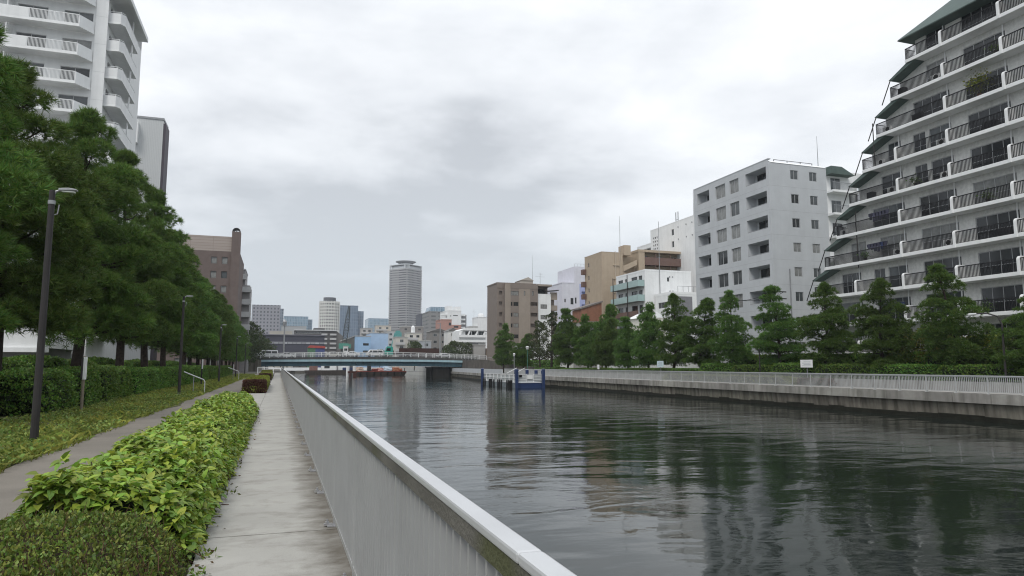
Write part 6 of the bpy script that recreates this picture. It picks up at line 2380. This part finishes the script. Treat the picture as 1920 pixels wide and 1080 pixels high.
def build_middle_distance():
    def rows(t, x0, x1, z, Y, n, w, h, fr=whitefr, nf=3, fh=3.0, top=1.2, pn=None):
        for k in range(nf):
            for q in range(n):
                x = x0 + (x1 - x0) * (q + .5) / n
                window(t, x, Y - .06, z - top - h - fh * k, w, h, 0, fr, pn or rnd.choice((pane_d, pane_g, pane_d)), 2)
    conc_l = mat('pale_grey_render', (.44, .44, .43), .85, .08, .4, streak=.25)
    # pink building
    t = far_block('apartment_building', 'salmon pink building with a lower right half', 826, 846, 600, 380, 14, pinkr, extras=None)
    x0, x1, z = fbox(826, 846, 600, 380)
    MB().box(x1 + .01, x1 + 5.6, 380, 394, 0, z - 2.6).build('lower_wing', pinkr, t)
    window(t, x1 - 1.0, 379.93, z - 3, 1.3, 1.6, 0, darkfr, pane_d, 1)
    window(t, x1 + 2.6, 379.93, z - 4.2, 2.6, 1.0, 0, darkfr, pane_d, 2)
    # white building with roof tank
    x0, x1, z = fbox(896, 915, 593, 420)

    def tank(t, x0, x1, z, Y):
        MB().tube([(x0 + 3, Y + 4, z + .5), (x0 + 3, Y + 4, z + 2.0), (x0 + 3, Y + 4, z + 2.6)], [2, 2, 1.2], 12).build('roof_tank', whitep, t)
        mast(t, x1 - .6, Y + 2, z, 9, .08)
        a = MB().tube([(x0 - 2.2, Y + 2, z - 4), (x0 - 2.2, Y + 2, z + 5)], .07, 6).tube([(x0 - 3.6, Y + 2, z + 3.4), (x0 - .8, Y + 2, z + 3.4)], .05, 5)
        a.build('aerial', greym, t)
        MB().box(x0 - 5, x0 - .01, Y + 1, Y + 10, 0, z - 5.5).build('lower_wing', conc_l, t)
    t = far_block('apartment_building', 'white building with a round roof tank and thin aerials near the taupe building', 896, 915, 595, 420, 14, white, extras=tank)
    # white flats with rounded roof
    Y = 262
    x0, x1, z = fbox(858, 916, 618, Y)
    t = thing('apartment_building', 'bright white low flats with a curved roof edge above the dark ground floor', 'apartment building', ((x0 + x1) / 2, Y, 0))
    zf = at(880, 645, Y=Y).z
    MB().box(x0 + .8, x1 - 1, Y + .8, Y + 14, 0, z - .4).build('wall', white, t)
    MB().extr([(x0 + 1.2, z - .35), (x1 - .6, z - .35), (x1 - 1.2, z + .55), (x0 + 3.6, z + .6), (x0 + 2.2, z + .25)], (Y - .2, Y + 14), 'y').build('roof', whitep, t)
    for q in range(2):
        zb = z - 2.9 - q * 1.9
        MB().box(x0 - .4 * q, x1 - .8, Y - .4, Y + .79, zb - .15, zb + .75).build('balcony', whitep, t)
    rows(t, x0 + 3, x1 - 1.5, z, Y + .8, 3, 2.4, 1.5, whitefr, 1, top=.6)
    for q in range(4):
        xx = x0 + 1.4 + q * (x1 - x0 - 3) / 3
        MB().extr([(xx, z - .5), (xx + .5, z - .5), (xx - .4, z - 2.8), (xx - .9, z - 2.8)], (Y - .2, Y + .79), 'y').build('sloping_fin', whitep, t)
    MB().box(x0 + 4, x1 - 5, Y - 3, Y - .41, 0, z - 5.2).build('lower_storey', mat('dark_grey_cladding', (.10, .10, .105), .7, .1), t)
    t = far_block('house', 'pale corrugated shed below the white curved roof flats', 888, 910, 648, 236, 6, mat('pale_sheet', (.38, .37, .36), .8, .08, 3), cat='house')
    # long dark platform canopy and apartment behind
    Y = 400
    x0, x1, z = fbox(500, 607, 629, Y)
    t = thing('station_building', 'long dark slate roofed building standing behind the left half of the bridge', 'building', ((x0 + x1) / 2, Y, 0))
    MB().box(x0 - 20, x1, Y, Y + 14, 3, z).build('wall', mat('dark_slate_wall', (.055, .055, .075), .7, .12, .2), t)
    MB().box(x0 - 20, x1, Y - .25, Y - .003, z - 4.6, z - 3.4).build('pale_band', gridmat('strip_windows', (.16, .16, .18), (.30, .31, .33), 2.4, 1.3, .2, .4, .4), t)
    MB().box(x0 - 20, x1 + .3, Y - .6, Y + 14, z + .003, z + .5).build('roof', mat('slate_roof_edge', (.16, .16, .19), .7, .1), t)
    pl = MB()
    for q in range(12):
        pl.box(x0 + q * 3.4, x0 + q * 3.4 + .6, Y + 1, Y + 1.6, 0, 3)
    pl.build('columns', darkm, t)
    Y = 440
    x0, x1, z = fbox(550, 630, 620, Y)
    t = thing('apartment_building', 'dark grey apartment slab with white balcony strips behind the slate building', 'apartment building', ((x0 + x1) / 2, Y, 0))
    MB().box(x0, x1, Y, Y + 12, 0, z).build('wall', mat('charcoal_tile', (.10, .095, .095), .8, .12, .2), t)
    x2 = fbox(630, 643, 630, Y)[1]
    MB().extr([(x1 + .003, 0), (x2, 0), (x2, z - 3.4), (x1 + .003, z - .2)], (Y + .5, Y + 11), 'y').build('end_wall', mat('mid_charcoal', (.15, .145, .14), .8, .1), t)
    MB().box(x0 - .3, x1 + .2, Y - .9, Y + 12, z + .003, z + .5).build('roof', soffit, t)
    bx = (fbox(601, 612, 630, Y)[0:2], fbox(617, 629, 630, Y)[0:2])
    for k in range(7):
        zz = z - 2.6 - 2.75 * k
        for a, b in bx:
            MB().box(a, b, Y - .8, Y - .003, zz - .15, zz + .9).build('balcony', mat('balcony_pale', (.48, .48, .48), .8, .05), t)
    for k in range(2):
        zz = z - 1.0 - 2.75 * k
        rows(t, x0 + 1, bx[0][0] - 1, zz + 1.6, Y - .003, 8, 2.4, 1.2, whitefr, 1, top=1.2)
    # row of pale roofs before them
    far_block('low_building', 'low cream buildings between the grey office block and the slate roof', 503, 546, 622, 470, 10, mat('cream_wall', (.42, .40, .35), .8, .1, .2), cat='building')
    far_block('low_building', 'wide pale grey block with a flat roof below the blue glass', 525, 572, 612, 560, 20, mat('hazy_grey', (.36, .37, .38), .8, .06, .1), cat='building')
    far_block('low_building', 'dark flat roofed block left of the white tower foot', 587, 607, 616, 540, 14, mat('dark_hazy', (.16, .16, .165), .8, .08, .1), cat='building')

    # light blue factory
    def blue_w(t, x0, x1, z, Y):
        for dx in (.62, .78):
            for zz in (z - 4.4, z - 8.0):
                window(t, x0 + (x1 - x0) * dx, Y - .063, zz, 1.5, 1.1, 0, darkfr, pane_d, 2)
        MB().extr([(x0 - 5.2, z - 2.0), (x0 - .01, z - .2), (x0 - .01, 0), (x0 - 5.2, 0)], (Y + 1, Y + 18), 'y').build('grey_side', mat('factory_side', (.17, .165, .15), .8, .15, .3), t)
        MB().extr([(x0 - 5.4, z - 1.9), (x0, z), (x0, z + .3), (x0 - 5.4, z - 1.4)], (Y + .6, Y + 18), 'y').build('roof_slope', conc_l, t)
    far_block('factory', 'light blue clad factory with a pale sloping left side', 664, 694, 631, 350, 18, skyb, conc_l, extras=blue_w)
    far_block('factory', 'taller light blue clad block joined behind the factory', 693, 727, 625, 365, 18, mat('sky_cladding_pale', (.36, .49, .66), .7, .06, .5), conc_l)
    # jumble of pale houses
    HS = [(676, 697, 616, 430, (.40, .39, .38), 'pale flats with stacked balconies behind the blue factory'), (704, 732, 611, 450, (.52, .48, .42), 'cream stepped flats behind the blue blocks'), (722, 741, 622, 390, (.46, .47, .47), 'narrow pale grey building at the foot of the tallest tower'),
          (741, 764, 633, 300, (.50, .48, .44), 'grey cream house with a wide balcony left of the small tree'), (752, 793, 613, 400, (.26, .25, .24), 'low dark banded building at the foot of the tallest tower'), (763, 790, 625, 330, (.56, .54, .49), 'cream house with a square window above the small tree'),
          (790, 808, 640, 275, (.38, .40, .43), 'blue grey house with dark windows'), (806, 840, 622, 290, (.22, .21, .2), 'weathered grey corrugated house with a gabled roof'), (840, 858, 621, 275, (.62, .62, .6), 'white narrow house with a peaked top'), (643, 652, 650, 346, (.62, .62, .62), 'small white house left of the crane')]
    for i, (a, b, top, Y, c, lab) in enumerate(HS):
        m = mat('house_wall_%d' % i, c, .85, .08, .5, streak=.2)

        def wins(t, x0, x1, z, Y, i=i):
            n = max(1, int((x1 - x0) / 3.2))
            rows(t, x0 + .3, x1 - .3, z, Y, n, 1.5, 1.2, alusill, 3 if i not in (4,) else 2, 2.9, .8)
            if i in (7, 8):
                MB().extr([(x0 - .3, z + .01), (x1 + .3, z + .01), ((x0 + x1) / 2, z + 1.4)], (Y - .3, Y + 8), 'y').build('gable_roof', mat('dark_gable', (.12, .115, .11), .8, .1), t)
            if i in (0, 1, 3, 5):
                for k in range(2):
                    MB().box(x0 - .1, x0 + (x1 - x0) * .7, Y - 1.1, Y - .07, z - 3.1 - 2.9 * k, z - 2.1 - 2.9 * k).build('balcony', mat('balcony_pale', (.48, .48, .48)), t)
            if i == 5:
                MB().tube([(x0 + 3, Y + 2, z + .4), (x0 + 3, Y + 2, z + 3.0), (x0 + 3, Y + 2, z + 3.8)], [1.0, .9, .4], 10).build('roof_tank', whitep, t)
        far_block('house', lab, a, b, top, Y, 8, m, mat('roof_pale', (.4, .4, .39), .8, .08), 'house', wins)
    a, b, z = fbox(748, 823, 653, 226)
    single('screen_wall', MB().box(a, b, 226, 226.4, 2, z), mat('rusty_brown_wall', (.055, .03, .026), .9, .25, .6), 'dark brown long screen wall beyond the right half of the bridge', 'wall', ((a + b) / 2, 226.2, 2))
    a, b, z = fbox(575, 609, 648, 346)
    t = thing('painted_kiosk', 'red, green and blue painted kiosk seen behind the bridge railing', 'kiosk', ((a + b) / 2, 346, 0))
    MB().extr([(a + .1, z - 1.0), (b, z - 1.3), (b - .2, z - .2), (a + 1.2, z + .1)], (345, 350), 'y').build('roof', mat('bright_red_paint', (.34, .06, .05), .6, .15, .8), t)
    MB().box(a + .3, (a + b) / 2 - .4, 345.4, 349.8, 0, z - 1.02).build('green_half', mat('leaf_green_paint', (.06, .15, .08), .6, .2, .8), t)
    MB().box((a + b) / 2 - .397, b - .3, 345.4, 349.8, 0, z - 1.3).build('blue_half', mat('royal_blue_paint', (.05, .07, .19), .6, .2, .8), t)
    # crane
    Y = 348
    p, q, zt = at(644, 660, Y=Y), at(655, 574, Y=Y), 0
    t = thing('crane', 'crawler crane with a green machine house and a dark lattice boom leaning right', 'crane', (p.x, Y, 0))
    base, tip = Vector((p.x, Y, at(644, 640, Y=Y).z - 4)), Vector((q.x, Y, q.z))
    n = 16
    bm_ = MB()
    ch = []
    for sx, sy in ((-1, -1), (1, -1), (1, 1), (-1, 1)):
        ch.append([base.lerp(tip, k / n) + Vector((sx, sy, 0)) * (.32 + .75 * math.sin(math.pi * min(1, k / n * .9 + .12))) for k in range(n + 1)])
    for c in ch:
        bm_.tube(c, .12, 5)
    for k in range(n):
        for a_ in range(4):
            b_ = (a_ + 1) % 4
            bm_.tube([ch[a_][k], ch[b_][k + 1]], .075, 4, False)
            bm_.tube([ch[a_][k], ch[b_][k]], .06, 4, False)
    bm_.build('boom', mat('boom_dark', (.05, .06, .06), .6, .2), t)
    MB().box(p.x - 2.2, p.x + 2.2, Y - 1.6, Y + 2, 9.6, 12.2).build('machine_house', mat('crane_green', (.07, .24, .19), .5, .15), t)
    MB().box(p.x + 2.2, p.x + 3.4, Y - 1.5, Y, 9.8, 11.8).build('cab', mat('crane_green', (.07, .24, .19)), t)
    MB().box(p.x - 1.3, p.x + 1.3, Y - 1.2, Y + 1.2, 0, 9.597).build('mast_base', mat('boom_dark', (.05, .06, .06)), t)
    MB().tube([tip, tip + Vector((.3, 0, -16))], .05, 4).build('hoist_rope', blackm, t)
    # a second, teal crane cab among the houses
    a, b, z = fbox(740, 752, 620, 320)
    t = thing('crane', 'small teal crane cab and arm among the pale houses', 'crane', ((a + b) / 2, 320, 0))
    MB().box(a, b, 320, 323, z - 3.6, z - .8).box(a + .5, b - .6, 320, 323, z - .797, z).build('machine_house', mat('teal_machine', (.10, .30, .29), .5, .15), t)
    MB().tube([(a + 1, 321, 0), (a + 1, 321, z - 3.6)], .5, 8).build('mast_base', darkm, t)
    MB().tube([(a, 321, z - 1), (a - 2, 321, z - 9)], .25, 6).build('arm', mat('teal_machine', (.10, .30, .29)), t)
    # leafy trees beyond the bridge
    bt = [broad_variant(500 + i, 7.0, 3.4, 1.6, 34, 130, .34, leaf_m, .4) for i in range(2)]
    for i, (px, top, Y, s, lab) in enumerate([(777, 640, 232, 1.0, 'small olive green tree before the dark brown screen wall'), (838, 650, 232, .95, 'left one of the bushy trees beyond the right half of the bridge'), (856, 640, 236, 1.15, 'middle one of the bushy trees beyond the right half of the bridge'), (876, 645, 238, 1.0, 'right one of the bushy trees beyond the right half of the bridge'), (712, 655, 344, .8, 'low shrubby tree left of the green truck'), (738, 655, 344, .8, 'low shrubby tree hidden behind the green truck')]):
        p, h = at(px, 665, Y=Y), at(px, top, Y=Y).z
        plant_tree('broadleaf_tree', bt[i % 2], p.x, Y, 0, s, i, lab, 'tree', None, h / 7.0)
    # house and wall at the right end of the bridge
    t = far_block('house', 'grey brown house at the right end of the bridge behind the lone pine', 918, 936, 655, 232, 8, mat('house_brown', (.25, .19, .15), .85, .1, .5), cat='house')


build_towers()
build_middle_distance()

# ------------------------------------------------------------------ air
def build_haze():
    m = bpy.data.materials.new('thin_haze')
    m.use_nodes = True
    N, L = m.node_tree.nodes, m.node_tree.links
    N.remove(N['Principled BSDF'])
    v = N.new('ShaderNodeVolumePrincipled')
    v.inputs['Color'].default_value = (.86, .91, .96, 1)
    v.inputs['Density'].default_value = .00019
    v.inputs['Anisotropy'].default_value = .1
    L.new(v.outputs[0], N['Material Output'].inputs['Volume'])
    tag(MB().box(-3010, 3010, -82, 2610, -6, 150).build('haze', m), kind='stuff')


build_haze()
